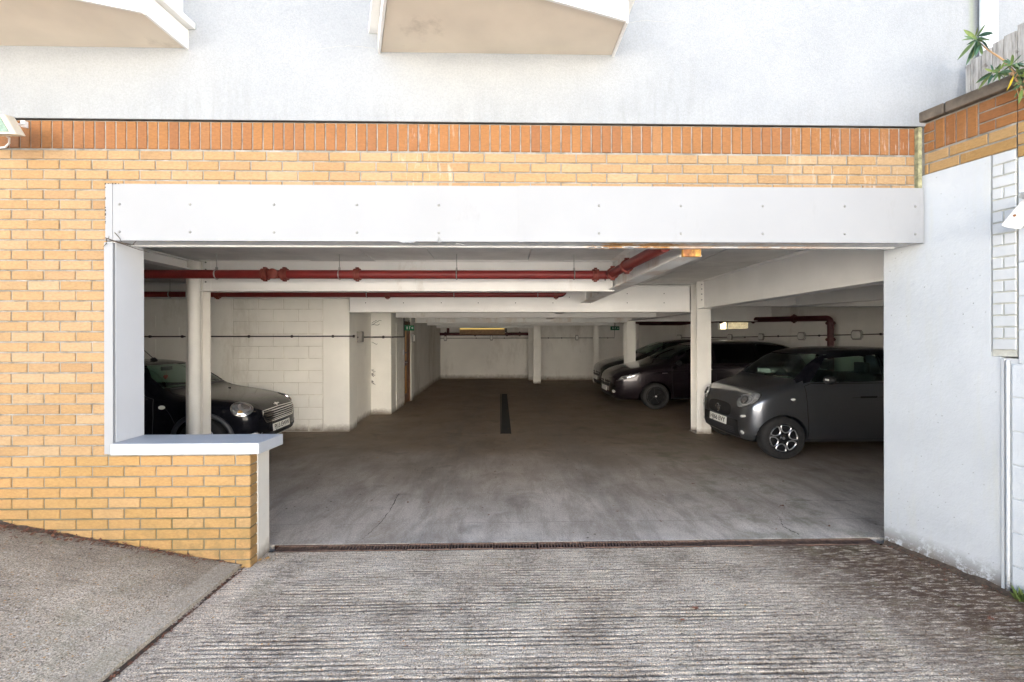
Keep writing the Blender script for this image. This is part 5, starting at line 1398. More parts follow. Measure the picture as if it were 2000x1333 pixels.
class Car:
    def __init__(s, cage, mat, loc, rot, label, group=None, name='parked_car'):
        s.root = thing(name, loc, label, 'car', group); s.root.rotation_euler = (0,0,rot); s.root.scale = (1,1,.95)
        ORG[s.root] = Vector()
        s.raw = body_mesh(cage, mat)
        bm = bmesh.new(); bm.from_mesh(s.raw); s.bvh = BVHTree.FromBMesh(bm); bm.free()
        s.cut = []; s.mat = mat
    def hit(s, p, ax):
        D = {'L': Vector((0,1,0)), 'R': Vector((0,-1,0)), 'F': Vector((1,0,0)), 'B': Vector((-1,0,0)), 'T': Vector((0,0,-1))}[ax]
        if ax in 'LR': o = Vector((p[0], 0, p[1]))-D*3
        elif ax in 'FB': o = Vector((2, p[0], p[1]))-D*6
        else: o = Vector((p[0], p[1], 0))-D*4
        h, n, i, d = s.bvh.ray_cast(o, D)
        if h is None: return None, None
        if n.dot(D) > 0: n = -n
        return h, n
    def grid(s, quad, ax, off, nm, mat, nu=10, nv=6, parent=None, th=0, label=None):
        q = [Vector(p) for p in quad]; m = MB(); P = {}
        for i in range(nu+1):
            for j in range(nv+1):
                u, v = i/nu, j/nv
                p = q[0].lerp(q[1], u).lerp(q[3].lerp(q[2], u), v)
                h, n = s.hit(p, ax)
                if h is not None: P[i,j] = len(m.v); m.v.append(h+n*off)
        for i in range(nu):
            for j in range(nv):
                k = [(i,j),(i+1,j),(i+1,j+1),(i,j+1)]
                if all(t in P for t in k): m.f.append([P[t] for t in k]); m.m.append(0)
        o = m.build(nm, M[mat], parent or s.root, smooth=80)
        if label: o['label'] = label
        return o
    def blob(s, c, rx, rz, ax, off, nm, mat, tilt=0, parent=None, rings=4, seg=20, dome=0.0, p4=2.0, rim=0):
        m = MB(); idx = []
        for r in range(rings+1):
            row = []
            for k in range(seg if r else 1):
                a = 2*pi*k/seg; rr = r/rings
                ca, sa = cos(a), sin(a)
                ux = rx*rr*(abs(ca)**(2/p4))*(1 if ca >= 0 else -1); uz = rz*rr*(abs(sa)**(2/p4))*(1 if sa >= 0 else -1)
                p = (c[0]+ux*cos(tilt)-uz*sin(tilt), c[1]+ux*sin(tilt)+uz*cos(tilt))
                h, n = s.hit(p, ax)
                if h is None: h, n = s.hit(c, ax)
                m.v.append(h+n*(off+dome*(1-rr*rr))); row.append(len(m.v)-1)
            idx.append(row)
        for r in range(rings):
            a, b = idx[r], idx[r+1]
            for k in range(seg):
                k2 = (k+1) % seg
                m.f.append([a[0], b[k], b[k2]] if r == 0 else [a[k], b[k], b[k2], a[k2]]); m.m.append(0)
        o = m.build(nm, M[mat], parent or s.root, smooth=80)
        if rim:
            pts = [Vector(m.v[i]) for i in idx[-1]]
            rm = MB(); rm.tube(pts, rim, 6, closed=True); rm.build('bezel', M['chrome'] if nm != 'fuel_cap' else M['trimblack'], o, smooth=True)
        return o
    def line(s, pts, ax, r, nm, mat, off=.001, parent=None, n=8):
        P = []
        for a, b in zip(pts, pts[1:]):
            for k in range(n):
                h, nn = s.hit((a[0]+(b[0]-a[0])*k/n, a[1]+(b[1]-a[1])*k/n), ax)
                if h is not None: P.append(h+nn*off)
        h, nn = s.hit(pts[-1], ax)
        if h is not None: P.append(h+nn*off)
        m = MB(); m.tube(P, r, 5); return m.build(nm, M[mat], parent or s.root, smooth=True)
    def side_cut(s, quad):
        m = MB(); m.prism([(x, -1.5, z) for x, z in quad], (0,3,0)); s.cut.append(m)
    def front_cut(s, quad, x0, x1):
        m = MB(); m.prism([(x0, y, z) for y, z in quad], (x1-x0,0,0)); s.cut.append(m)
    def cavity(s, prof, wb, wt, zb, zt):
        m = MB(); n = len(prof)
        W = lambda z: wb+(wt-wb)*max(0, min(1, (z-zb)/(zt-zb)))
        vs_ = [(x, -W(z), z) for x, z in prof]+[(x, W(z), z) for x, z in prof]
        m.add(vs_, [list(range(n))[::-1], list(range(n,2*n))]+[(i,(i+1)%n,n+(i+1)%n,n+i) for i in range(n)]); s.cut.append(m)
    def arch(s, x, r, z=.3, w=.25, hw=.85):
        for sg in (-1, 1):
            m = MB(); m.lathe([(.0001,0),(r,0),(r,w+.3),(.0001,w+.3)], (x, sg*(hw-w), z), (0,sg,0), 36); s.cut.append(m)
    def finish(s, two_tone=0):
        cav = s.cut
        me = bool_diff(s.raw, cav)
        me.materials.clear(); me.materials.append(s.mat); me.materials.append(M['black'])
        mi_ = [0]*len(me.polygons)
        if two_tone:
            for p_ in me.polygons:
                if p_.center.z > two_tone and p_.center.x > .8: mi_[p_.index] = 1
        me.polygons.foreach_set('material_index', mi_)
        me.polygons.foreach_set('use_smooth', [True]*len(me.polygons))
        try: me.set_sharp_from_angle(angle=rad(38))
        except Exception: pass
        o = bpy.data.objects.new('body', me); COL.objects.link(o); o.parent = s.root; s.body = o
    def wheel(s, x, y, r, wd, style):
        sg = -1 if y < 0 else 1
        c = Vector((x, y, r)); ax = Vector((0, sg, 0))
        t = bpy.data.objects.new('wheel', None); COL.objects.link(t); t.parent = s.root; t.location = c; t.empty_display_size = .1
        ORG[t] = c
        ri = r*.66
        m = MB(); m.lathe([(ri,-wd*.5),(r*.93,-wd*.5),(r*.99,-wd*.38),(r,-wd*.2),(r,wd*.2),(r*.99,wd*.38),(r*.94,wd*.49),(r*.84,wd*.53),(ri*1.03,wd*.50),(ri,wd*.42)], c, ax, 48); m.build('tyre', M['tyre'], t, smooth=True)
        if style == 'petal': a1, a2 = 'rimblack', 'alloy'
        elif style == 'dark': a1, a2 = 'rimblack', 'rimblack'
        else: a1, a2 = 'alloy', 'alloy'
        m = MB(); m.lathe([(ri,wd*.46),(ri*.97,wd*.48),(ri*.94,wd*.40),(ri*.90,wd*.05),(.0001,wd*.02)], c, ax, 40); m.build('rim', M[a1 if style != 'silver' else 'alloy'], t, smooth=True)
        e1 = Vector((1,0,0)); e2 = Vector((0,0,1))
        f = c+ax*wd*.36
        m = MB(); m.lathe([(.0001,wd*.42),(r*.085,wd*.42),(r*.11,wd*.38),(r*.17,wd*.34),(r*.19,wd*.22)], c, ax, 20); m.build('hub', M[a1], t, smooth=True)
        m = MB(); m.lathe([(.0001,wd*.435),(r*.05,wd*.432),(r*.075,wd*.415)], c, ax, 16); m.build('hub_cap', M['alloy'], t, smooth=True)
        ns = {'petal':6,'dark':5,'silver':8}[style]
        for k in range(ns):
            a = 2*pi*k/ns+.3; u = e1*cos(a)+e2*sin(a); v = e1*-sin(a)+e2*cos(a)
            if style == 'petal':
                pts = []
                for i, (ru, wv) in enumerate(((.24,0),(.34,.17),(.52,.245),(.60,.20),(.625,0),(.60,-.20),(.52,-.245),(.34,-.17))): pts.append((ru, wv))
                P = []
                nn = len(pts)
                for i in range(nn):
                    p0, p1, p2 = Vector((*pts[i-1],0)), Vector((*pts[i],0)), Vector((*pts[(i+1)%nn],0))
                    P += [(p0*.12+p1*.76+p2*.12)]; P.append((p1+p2)/2)
                m = MB(); m.tube([f+u*q.x*r+v*q.y*r+ax*.004 for q in P], r*.030, 6, closed=True); m.build('spoke', M[a2], t, smooth=True)
                a3 = a+pi/6; u3 = e1*cos(a3)+e2*sin(a3); v3 = e1*-sin(a3)+e2*cos(a3)
                m = MB(); m.obox(f+u3*r*.40-ax*.008, u3, v3, ax, r*.24, r*.055, .012); m.build('spoke', M['rimblack'], t)
            else:
                wv = .10 if style == 'dark' else .045
                m = MB(); m.prism([f+u*r*.15+v*r*wv*.9, f+u*r*.64+v*r*wv*1.25, f+u*r*.64-v*r*wv*1.25, f+u*r*.15-v*r*wv*.9], -ax*.02); m.build('spoke', M[a2], t, bevel=.004)
        if style == 'dark':
            m = MB(); m.tube([c+ax*wd*.53+(e1*cos(q)+e2*sin(q))*r*.80 for q in [2*pi*k/40 for k in range(40)]], .003, 4, closed=True); m.build('tyre_line', M['greyplastic'], t)
        return t
    def text(s, txt, centre, xdir, ydir, size, mat='letter', parent=None, off=.002, width=None):
        cu = bpy.data.curves.new('lettering', 'FONT'); cu.body = txt; cu.size = size; cu.align_x = 'CENTER'; cu.align_y = 'CENTER'; cu.extrude = .0008; cu.offset = .0007
        cu.materials.append(M[mat]); o = bpy.data.objects.new('lettering', cu); COL.objects.link(o); o.parent = parent or s.root
        x_, y_ = Vector(xdir).normalized(), Vector(ydir).normalized(); z_ = x_.cross(y_)
        mt = Matrix((x_, y_, z_)).transposed().to_4x4(); sx = 1
        if width:
            C.view_layer.update(); d = o.dimensions.x; sx = width/d if d > 0 else 1
        p0 = ORG.get(o.parent, Vector())
        C.view_layer.update()
        me = bpy.data.meshes.new_from_object(o.evaluated_get(C.evaluated_depsgraph_get())); bpy.data.objects.remove(o)
        o_kind = 1; me.transform(Matrix.Translation(Vector(centre)+z_*off-p0) @ mt @ Matrix.Diagonal((sx, 1, 1, 1)))
        o = bpy.data.objects.new('lettering', me); COL.objects.link(o); o.parent = parent or s.root; o['kind'] = 'stuff'
        return o
    def plate(s, txt, z, x=None, w_=.52, h_=.111, mat='plate', tiltx=.06):
        h, n = s.hit((0, z), 'F'); xx = (h.x if x is None else x)-.022
        up = Vector((tiltx,0,1)).normalized(); ax = Vector((0,-1,0))
        m = MB(); m.obox((xx, 0, z), ax, Vector((1,0,0)), up, w_/2, .005, h_/2); p = m.build('number_plate', M[mat], s.root, bevel=.002)
        if txt: s.text(txt, (xx-.0055, 0, z), ax, up, .098, parent=p, width=w_*.88)
        return p
    def mirror(s, x, y, z, mat, sg=-1, r=(.05,.10,.065)):
        m = MB(); n1, n2 = 8, 12; vs_ = []
        for i in range(n1+1):
            th = pi*i/n1
            for k in range(n2):
                ph = 2*pi*k/n2
                vs_.append((x+r[0]*sin(th)*cos(ph)*1.1, y+sg*r[1]*cos(th), z+r[2]*sin(th)*sin(ph)))
        m.add(vs_, [(i*n2+k, i*n2+(k+1)%n2, (i+1)*n2+(k+1)%n2, (i+1)*n2+k) for i in range(n1) for k in range(n2)])
        m.tube([(x+.02, y-sg*.10, z-.05), (x+.01, y, z-.03)], .018, 8)
        return m.build('wing_mirror', M[mat], s.root, smooth=True)
    def seats(s, xf, xr_, z0, zt):
        for (x, y) in ((xf,.36),(xf,-.36)):
            m = MB(); m.box(x-.02, x+.50, y-.24, y+.24, z0-.1, z0+.08); m.build('seat', M['seat'], s.root, bevel=.04, smooth=True)
            m = MB(); m.prism([(x+.44,y-.23,z0+.05),(x+.60,y-.20,zt-.20),(x+.70,y-.20,zt-.20),(x+.58,y-.23,z0+.05)], (0,.44,0)); m.box(x+.60, x+.68, y-.11, y+.11, zt-.18, zt-.02); m.build('seat_back', M['seat'], s.root, bevel=.02, smooth=True)
        m = MB(); m.box(xr_, xr_+.14, -.55, .55, z0, zt-.25); m.build('rear_seat', M['seat'], s.root, bevel=.03)
    def wheel_ring(s, x, y, z):
        m = MB(); m.tube([(x+.06*sin(a)*1.0, y+.17*cos(a), z+.17*sin(a)) for a in [2*pi*k/20 for k in range(20)]], .012, 6, closed=True); m.build('steering_wheel', M['trimblack'], s.root, smooth=True)

def std_glass(c, side, fr, rear, xf0, xf1, tint='glass', rtint=None):
    for sg, ax in ((-1,'L'),(1,'R')):
        for i, q in enumerate(side): c.grid(q, ax, -.008, 'side_window', rtint if (rtint and i) else tint, 12, 8)
    c.grid(fr, 'F', -.008, 'windscreen', tint, 14, 8)
    if rear: c.grid(rear, 'B', -.008, 'rear_window', rtint or tint, 12, 6)
# ---------------- small grey car on the right ----------------------
cage = [(0.0,.46,.30,.56,.62,.36),(.03,.60,.24,.64,.73,.48),(.10,.76,.20,.76,.885,.60),(.28,.82,.18,.87,.985,.64),(.62,.835,.18,.97,1.05,.70),(.70,.835,.18,.985,1.075,.70),(.76,.835,.18,.995,1.13,.69),
        (.98,.835,.18,1.01,1.37,.67),(1.20,.835,.18,1.02,1.52,.65),(1.7,.835,.18,1.03,1.575,.64),(2.4,.835,.18,1.04,1.56,.63),(3.0,.825,.18,1.05,1.50,.58),(3.28,.81,.2,1.02,1.38,.56),(3.44,.76,.25,.92,1.12,.55),(3.5,.62,.32,.72,.82,.5)]
cage = [((.10+c[0]*.52/.62 if c[0] < .62 else c[0]), *c[1:]) for c in cage]
sm = Car(cage, M['grey'], (3.17, 6.97, 0), 0, 'small graphite grey hatchback with six petal alloy wheels, parked nose out on the right')
SW1 = [(.96,1.075),(2.02,1.085),(2.02,1.455),(1.25,1.40)]
SW2 = [(2.10,1.085),(2.92,1.12),(2.80,1.36),(2.10,1.45)]
FW = [(-.70,1.115),(.70,1.115),(.59,1.455),(-.59,1.455)]; RW_ = [(-.5,1.15),(.5,1.15),(.45,1.38),(-.45,1.38)]
sm.side_cut(SW1); sm.side_cut(SW2)
sm.cavity([(.92,.5),(.86,1.0),(1.02,1.28),(1.27,1.462),(2.9,1.44),(3.15,1.2),(3.2,.5)], .74, .575, 1.0, 1.45)
sm.front_cut(FW, .3, 1.5); sm.front_cut(RW_, 2.95, 3.8)
sm.arch(.58, .335, .29, .26, .84); sm.arch(3.05, .335, .29, .26, .84)
sm.finish(1.075)
std_glass(sm, [SW1, SW2], FW, RW_, 0, 0)
for x in (.58, 3.05):
    for y in (-.745, .745): sm.wheel(x, y, .298, .18, 'petal')
g = sm.blob((0.0,.615), .35, .10, 'F', .006, 'grille', 'trimblack', p4=3.2, seg=28)
sm.blob((0.0,.61), .045, .045, 'F', .018, 'emblem', 'chrome', seg=16, rings=2)
m = MB(); h, _ = sm.hit((0,.61), 'F'); m.tube([(h.x-.024, .055*cos(a), .61+.055*sin(a)) for a in [2*pi*k/20 for k in range(16)]], .010, 6); m.tube([(h.x-.024,-.05,.61),(h.x-.024,-.075,.64)], .012, 4); m.build('emblem', M['chrome'], sm.root, smooth=True)
sm.grid([(-.55,.26),(.55,.26),(.52,.50),(-.52,.50)], 'F', .006, 'lower_grille', 'trimblack', 14, 4)
for k in range(4): sm.line([(-.46+.01*k,.30+.025*k),(.46-.01*k,.30+.025*k)], 'F', .004, 'grille_bar', 'greyplastic', .010)
sm.plate('HJ66 EVY', .445)
for sg in (-1, 1):
    hl = sm.blob((sg*.595,.80), .155, .092, 'F', .004, 'headlight', 'dimlens', tilt=sg*.38, dome=.012, p4=2.6, seg=24)
    o = sm.blob((sg*.595,.80), .165, .102, 'F', .002, 'headlight_surround', 'trimblack', tilt=sg*.38, p4=2.6, seg=24)
    q = sm.blob((sg*.60,.80), .06, .05, 'F', .018, 'projector', 'trimblack', parent=hl, rings=2)
    q = sm.blob((sg*.60,.80), .040, .038, 'F', .024, 'projector_lens', 'chrome', parent=hl, rings=2, dome=.006)
    m = MB(); P = []
    for a in [k*pi/10 for k in range(2, 16)]:
        h, n = sm.hit((sg*.595+.115*cos(a)*1.0, .80+.068*sin(a)), 'F'); P.append(h+n*.016)
    m.tube(P, .007, 5); m.build('light_guide', M['alloy'], hl)
    sm.blob((sg*.62,.575), .052, .020, 'F', .006, 'daytime_lamp', 'lens', rings=2, tilt=sg*.2, dome=.004)
    sm.blob((sg*.60,.34), .030, .030, 'F', .006, 'fog_lamp', 'lens', rings=2, dome=.006)
    ax = 'L' if sg < 0 else 'R'
    sm.line([(.93,.30),(.90,.62),(.875,1.02),(.99,1.065)], ax, .005, 'door_seam', 'trimblack', -.001)
    sm.line([(2.04,.28),(2.06,.65),(2.05,1.04)], ax, .005, 'door_seam', 'trimblack', -.001)
    sm.line([(.93,.27),(2.7,.27)], ax, .0035, 'sill_line', 'trimblack', -.001)
    sm.line([(.98,1.058),(2.9,1.068)], ax, .006, 'window_trim', 'trimblack', .001)
    sm.line([(1.50,.86),(1.98,.87)], ax, .004, 'crease', 'greyplastic', 0)
    sm.grid([(1.60,.855),(1.82,.858),(1.82,.885),(1.60,.882)], ax, .018, 'door_handle', 'trimblack', 4, 1)
    sm.line([(1.60,.873),(1.82,.876)], ax, .008, 'door_handle', 'grey' if False else 'trimblack', .02)
    sm.blob((.70,.84), .032, .015, ax, .004, 'side_indicator', 'plate', rings=2)
    sm.line([(.68,.20),(.85,.16),(2.8,.17)], ax, .02, 'side_skirt', 'trimblack', -.01)
sm.line([(-.62,.215),(-.3,.20),(.3,.20),(.62,.215)], 'F', .015, 'splitter', 'trimblack', -.01)
sm.line([(-.70,.92),(-.45,.945),(0,.955),(.45,.945),(.70,.92)], 'F', .005, 'bonnet_seam', 'trimblack', -.001)
sm.mirror(1.12, -.93, 1.12, 'trimblack', -1); sm.mirror(1.12, .93, 1.12, 'trimblack', 1)
m = MB(); m.box(1.055, 1.065, -1.0, -.93, 1.115, 1.14); m.build('mirror_indicator', M['plate'], sm.root, bevel=.003)
sm.seats(1.35, 2.6, .62, 1.35); sm.wheel_ring(1.22, .36, 1.0)
for y in (-.25, .35):
    P = []
    for k in range(7):
        h, n = sm.hit((y-.38*k/6, 1.125+.02*k/6), 'F'); P.append(h+n*.014)
    m = MB(); m.tube(P, .007, 5); m.build('wiper', M['trimblack'], sm.root)
m = MB(); h, n = sm.hit((1.99,.66), 'L'); P = []
for k in range(9):
    h, n = sm.hit((1.995-.02*(k/8)**2, .88-.34*k/8), 'L'); P.append(h+n*.003)
m.tube(P, .0022, 4); m.build('door_scratch', M['alloy'], sm.root)
# ---------------- black hatchback on the left ------------------------
cage = [(0.0,.44,.25,.50,.57,.38),(.04,.60,.19,.57,.68,.50),(.16,.72,.17,.66,.785,.58),(.42,.80,.16,.75,.85,.63),(.80,.835,.16,.83,.895,.66),(1.10,.84,.16,.885,.945,.67),(1.20,.84,.16,.90,1.02,.67),
        (1.42,.84,.16,.91,1.24,.65),(1.68,.84,.16,.92,1.395,.63),(2.3,.84,.16,.93,1.425,.63),(3.0,.83,.16,.94,1.39,.61),(3.4,.80,.2,.93,1.27,.58),(3.6,.72,.22,.85,1.0,.5),(3.7,.58,.3,.6,.7,.45)]
mi = Car(cage, M['black'], (-3.31, 7.16, 0), pi, 'black retro hatchback with round headlight and chrome slatted grille, parked nose out on the left')
SW1 = [(1.50,.955),(2.45,.965),(2.45,1.325),(1.76,1.295)]; SW2 = [(2.52,.965),(3.18,.985),(3.12,1.29),(2.52,1.325)]
FW = [(-.68,1.02),(.68,1.02),(.575,1.335),(-.575,1.335)]; RW_ = [(-.5,1.03),(.5,1.03),(.48,1.28),(-.48,1.28)]
mi.side_cut(SW1); mi.side_cut(SW2)
mi.root.scale = (1,1,.925)
mi.cavity([(1.42,.45),(1.32,.92),(1.46,1.15),(1.73,1.345),(3.0,1.33),(3.32,1.1),(3.35,.45)], .74, .585, .9, 1.33)
mi.front_cut(FW, .8, 2.0); mi.front_cut(RW_, 3.0, 4.0)
mi.arch(.66, .335, .29, .26, .845); mi.arch(3.12, .335, .29, .26, .845)
mi.finish()
std_glass(mi, [SW1, SW2], FW, RW_, 0, 0)
for x in (.66, 3.12):
    for y in (-.755, .755): mi.wheel(x, y, .292, .18, 'silver')
gr_ = mi.grid([(-.40,.47),(.40,.47),(.47,.625),(-.47,.625)], 'F', .004, 'grille', 'trimblack', 14, 4)
for k in range(5):
    z = .485+.032*k; mi.line([(-.405-.013*k,z),(.405+.013*k,z)], 'F', .0085, 'grille_bar', 'chrome', .012, gr_)
mi.line([(-.40,.46),(.40,.46),(.48,.57),(.455,.638),(0,.65),(-.455,.638),(-.48,.57),(-.40,.46)], 'F', .010, 'grille_surround', 'chrome', .008, gr_)
mi.plate('PJ13 EWW', .355)
mi.grid([(-.46,.20),(.46,.20),(.50,.30),(-.50,.30)], 'F', .003, 'lower_intake', 'trimblack', 12, 3)
mi.line([(-.50,.33),(-.53,.27),(-.48,.20),(.48,.20),(.53,.27),(.50,.33)], 'F', .006, 'intake_trim', 'chrome', .006)
h, n = mi.hit((0,.69), 'F')
m = MB(); m.lathe([(.0001,.006),(.028,.004),(.032,0)], h, n, 14); m.obox(h+n*.003, Vector((0,1,0)), n, n.cross(Vector((0,1,0))), .085, .003, .009); m.obox(h+n*.003+Vector((0,0,.008)), Vector((0,1,0)), n, n.cross(Vector((0,1,0))), .06, .003, .006); m.build('winged_badge', M['chrome'], mi.root)
for sg in (-1, 1):
    ax = 'L' if sg < 0 else 'R'
    D = Vector((.75, -sg*.42, -.42)).normalized()       # the lamp looks forward, up and out
    # headlamp laid on the wing, projected along its own axis
    c0 = Vector((.30, sg*.60, .665)); e1 = D.cross(Vector((0,0,1))).normalized(); e2 = e1.cross(D).normalized()
    def disc(rx, rz, off, dome, nm, mat, parent=None, seg=28, rings=4, dx=0, dz=0, rim=0):
        m = MB(); idx = []
        for r in range(rings+1):
            row = []
            for k in range(seg if r else 1):
                a = 2*pi*k/seg; rr = r/rings
                o_ = c0-D*1.0+e1*(dx+rx*rr*cos(a))+e2*(dz+rz*rr*sin(a))
                hh, nn, _, _ = mi.bvh.ray_cast(o_, D)
                if hh is None: hh = c0; nn = -D
                m.v.append(hh-D*(off+dome*(1-rr*rr))); row.append(len(m.v)-1)
            idx.append(row)
        for r in range(rings):
            a_, b_ = idx[r], idx[r+1]
            for k in range(seg):
                k2 = (k+1) % seg; m.f.append([a_[0], b_[k], b_[k2]] if r == 0 else [a_[k], b_[k], b_[k2], a_[k2]]); m.m.append(0)
        o = m.build(nm, M[mat], parent or mi.root, smooth=80)
        if rim:
            mm = MB(); mm.tube([Vector(m.v[i]) for i in idx[-1]], rim, 8, closed=True); mm.build('bezel', M['chrome'], o, smooth=True)
        return o
    hl = disc(.125, .115, .004, .018, 'headlight', 'dimlens', rim=.012)
    disc(.055, .055, .026, .010, 'projector', 'chrome', hl, 20, 3, .035, .02)
    disc(.030, .028, .022, .006, 'indicator_bulb', 'litteryellow', hl, 14, 2, -.05, -.05)
    disc(.075, .078, .0235, .006, 'reflector_ring', 'alloy', hl, 24, 2, .02, .01)
    mi.blob((sg*.60,.30), .055, .05, 'F', .006, 'fog_lamp', 'lens', rings=3, dome=.01, rim=.007)
    # arch flare
    m = MB(); P = []
    for k in range(25):
        a = -.15+(pi+.3)*k/24; q = (.66+.368*cos(a), .29+.368*sin(a)); h, n = mi.hit(q, ax)
        if h is not None and h.z > .15: P.append(h+n*.004)
    m.tube(P, .034, 8); m.build('arch_flare', M['greyplastic'], mi.root, smooth=True)
    mi.line([(1.02,.225),(2.8,.225)], ax, .035, 'side_skirt', 'greyplastic', -.01)
    mi.line([(1.30,.26),(1.27,.62),(1.28,.88),(1.40,.92)], ax, .005, 'door_seam', 'trimblack', -.001)
    mi.line([(1.40,.935),(2.4,.945),(3.2,.955)], ax, .009, 'belt_trim', 'chrome', .003)
    mi.blob((1.16,.765), .045, .028, ax, .005, 'side_indicator', 'plate', rings=2)
    mi.line([(.97,.48),(1.05,.66),(1.12,.76)], ax, .003, 'wing_seam', 'trimblack', 0)
mi.mirror(1.52, -.93, .965, 'greyplastic', -1, (.06,.095,.062)); mi.mirror(1.52, .93, .965, 'chrome', 1, (.06,.095,.062))
# bonnet seam and washer jets
for sg in (-1, 1):
    P = []
    for k in range(14):
        x = .20+.95*k/13; y = sg*(.50+.17*min(1, k/6)); h, n = mi.hit((x, y), 'T')
        if h is not None: P.append(h+n*-.001)
    m = MB(); m.tube(P, .004, 5); m.build('bonnet_seam', M['trimblack'], mi.root)
    h, n = mi.hit((.92, sg*.30), 'T'); m = MB(); m.box(h.x-.015, h.x+.015, h.y-.012, h.y+.012, h.z-.005, h.z+.012); m.build('washer_jet', M['trimblack'], mi.root, bevel=.003)
P = []
for k in range(13):
    y = -.62+1.24*k/12; h, n = mi.hit((y, 1.0), 'F'); P.append(h+n*.002)
m = MB(); m.tube(P, .008, 5); m.build('scuttle_edge', M['chrome'] if False else M['greyplastic'], mi.root)
for y in (-.30, .38):
    P = []
    for k in range(8):
        h, n = mi.hit((y+.40*k/7-.2, 1.025+.035*k/7), 'F'); P.append(h+n*.016)
    m = MB(); m.tube(P, .008, 5); m.build('wiper', M['trimblack'], mi.root)
h, n = mi.hit((1.86, 0), 'T'); m = MB(); m.tube([h+Vector((-.05,0,.0)), h+Vector((0,0,.025)), h+Vector((.05,0,.02))], [.012,.028,.012], 8); m.tube([h+Vector((0,0,.02)), h+Vector((.34,0,.36))], [.006,.003], 6); m.build('aerial', M['trimblack'], mi.root, smooth=True)
mi.seats(1.85, 2.9, .52, 1.22); mi.wheel_ring(1.72, -.36 if False else .36, .90)
m = MB(); m.box(1.66, 1.69, -.11, .11, 1.235, 1.30); m.build('rear_view_mirror', M['trimblack'], mi.root, bevel=.008)
q0 = Vector((1.67, .02, 1.13))
hm = MB(); hp_ = []
for k in range(24):
    a = 2*pi*k/24; hp_.append(q0+Vector((0, .0024*16*sin(a)**3*1.1, .0024*(13*cos(a)-5*cos(2*a)-2*cos(3*a)-cos(4*a)))))
hm.prism(hp_, (.012,0,0)); hm.tube([q0+Vector((.006,0,.02)), Vector((1.675,0,1.24))], .002, 4)
hm.build('heart_charm', M['plategreen'], mi.root)
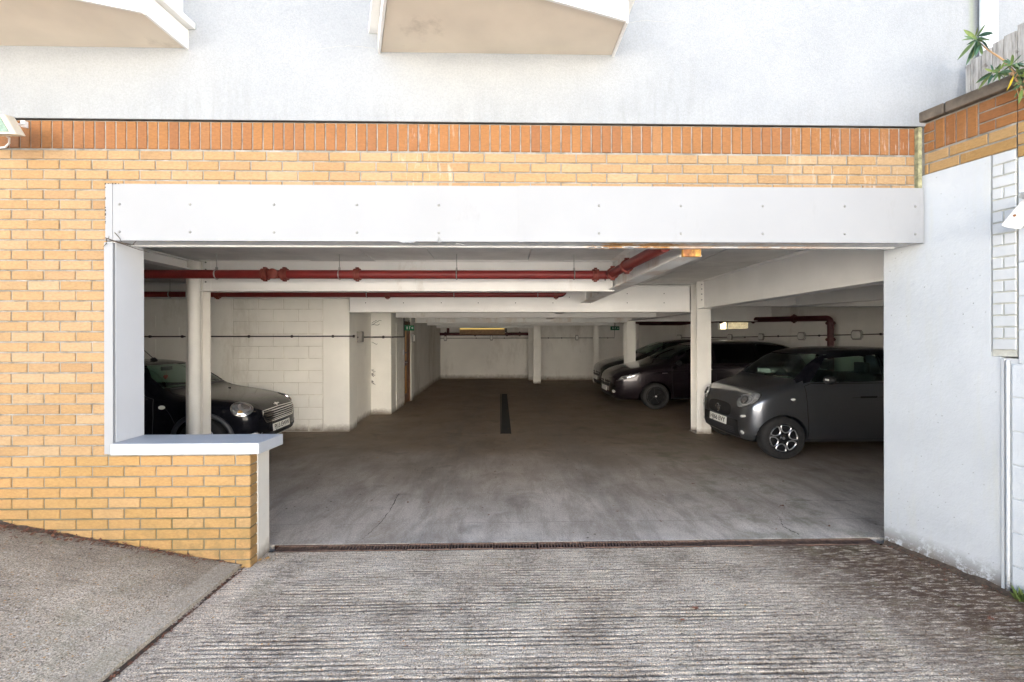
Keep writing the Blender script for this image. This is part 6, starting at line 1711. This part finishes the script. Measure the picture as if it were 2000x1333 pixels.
# ---------------- black people carrier ---------------------------------
cage = [(0.0,.46,.26,.58,.66,.40),(.05,.66,.20,.68,.79,.56),(.22,.82,.17,.80,.91,.63),(.62,.885,.17,.92,1.01,.67),(1.0,.90,.17,.98,1.08,.70),(1.15,.90,.17,.99,1.14,.70),
        (1.60,.90,.17,1.01,1.42,.67),(2.05,.90,.17,1.02,1.57,.65),(2.7,.90,.17,1.03,1.625,.64),(3.5,.89,.17,1.04,1.61,.62),(4.15,.88,.18,1.04,1.55,.59),(4.42,.84,.22,1.02,1.35,.57),(4.56,.76,.28,.88,1.0,.54),(4.62,.6,.34,.7,.8,.5)]
def carrier(loc, mat, label, plate_, style='dark', hood=0):
    z_ = Car([(x, a, b, c_+hood, d+hood, e) for (x,a,b,c_,d,e) in cage], mat, loc, 0, label)
    SW1 = [(1.38,1.07+hood),(2.25,1.08+hood),(2.25,1.50+hood),(1.86,1.44+hood)]; SW2 = [(2.33,1.08+hood),(3.25,1.09+hood),(3.25,1.515+hood),(2.33,1.51+hood)]; SW3 = [(3.33,1.09+hood),(4.02,1.13+hood),(3.95,1.47+hood),(3.33,1.51+hood)]
    FW = [(-.70,1.17+hood),(.70,1.17+hood),(.60,1.50+hood),(-.60,1.50+hood)]
    for q in (SW1, SW2, SW3): z_.side_cut(q)
    z_.cavity([(1.35,.5),(1.30,1.02),(1.55,1.30),(2.05,1.50),(4.0,1.48),(4.2,1.1),(4.2,.5)], .80, .62, 1.0, 1.5)
    z_.front_cut(FW, .6, 2.2)
    z_.arch(.94, .35, .305, .26, .90); z_.arch(3.66, .35, .305, .26, .90)
    z_.finish()
    std_glass(z_, [SW1, SW2, SW3], FW, None, 0, 0, 'glass', 'privacy')
    for x in (.94, 3.66):
        for y in (-.815, .815): z_.wheel(x, y, .308, .2, style)
    g = z_.grid([(-.42,.50),(.42,.50),(.50,.62),(-.50,.62)], 'F', .004, 'grille', 'trimblack', 12, 3)
    z_.line([(-.46,.585),(0,.575),(.46,.585)], 'F', .010, 'grille_bar', 'chrome', .010, g)
    z_.blob((0,.60), .05, .05, 'F', .014, 'emblem', 'chrome', rings=2)
    z_.grid([(-.48,.24),(.48,.24),(.52,.36),(-.52,.36)], 'F', .003, 'lower_grille', 'trimblack', 12, 3)
    z_.plate(plate_, .43)
    for sg in (-1, 1):
        ax = 'L' if sg < 0 else 'R'
        hl = z_.grid([(.12,.665),(.46,.775),(.56,.85),(.22,.775)], ax, .004, 'headlight', 'dimlens', 8, 4)
        z_.line([(.10,.652),(.48,.765),(.58,.86)], ax, .007, 'headlight_trim', 'chrome', .004, hl)
        z_.blob((.27,.735), .045, .03, ax, .010, 'projector', 'trimblack', rings=2, parent=hl)
        z_.blob((.40,.80), .035, .022, ax, .010, 'projector', 'chrome', rings=2, parent=hl)
        z_.blob((sg*.62,.40), .045, .035, 'F', .005, 'fog_lamp', 'lens', rings=2)
        z_.line([(1.34,.30),(1.30,.70),(1.31,1.02)], ax, .005, 'door_seam', 'trimblack', -.001)
        z_.line([(2.30,.28),(2.29,1.05)], ax, .005, 'door_seam', 'trimblack', -.001)
        z_.line([(3.28,.45),(3.30,1.05)], ax, .005, 'door_seam', 'trimblack', -.001)
        z_.line([(1.25,1.055+hood),(2.6,1.065+hood),(4.05,1.09+hood)], ax, .008, 'window_trim', 'trimblack', .002)
        z_.line([(2.02,.93),(2.20,.935)], ax, .012, 'door_handle', 'chrome' if sg < 0 else 'trimblack', .016)
        z_.line([(3.02,.95),(3.2,.955)], ax, .012, 'door_handle', 'chrome', .016)
        z_.line([(1.08,.845),(1.20,.85)], ax, .007, 'side_badge', 'chrome', .003)
        z_.line([(1.32,.25),(3.3,.25)], ax, .02, 'side_skirt', 'trimblack', -.006)
    z_.line([(-.66,.20),(-.3,.185),(.3,.185),(.66,.20)], 'F', .016, 'splitter', 'greyplastic', -.008)
    z_.mirror(1.42, -1.0, 1.10+hood, 'trimblack', -1); z_.mirror(1.42, 1.0, 1.10+hood, 'trimblack', 1)
    z_.seats(1.9, 2.9, .62, 1.38); z_.wheel_ring(1.78, .38, 1.0)
    for y in (-.25, .4):
        P = []
        for k in range(7):
            h, n = z_.hit((y-.40*k/6, 1.18+hood+.02*k/6), 'F'); P.append(h+n*.014)
        m = MB(); m.tube(P, .008, 5); m.build('wiper', M['trimblack'], z_.root)
    return z_
carrier((2.52, 11.30, 0), M['plum'], 'glossy plum black people carrier with black wheels, behind the thick right column', None)
ca = carrier((2.86, 14.05, 0), M['darkgrey'], 'dark grey car farthest back on the right, mostly hidden by the people carrier', None, 'silver', .02)
# the sixteen helper leftovers of the boolean work are gone; drop unused meshes
for me in list(bpy.data.meshes):
    if me.users == 0: bpy.data.meshes.remove(me)
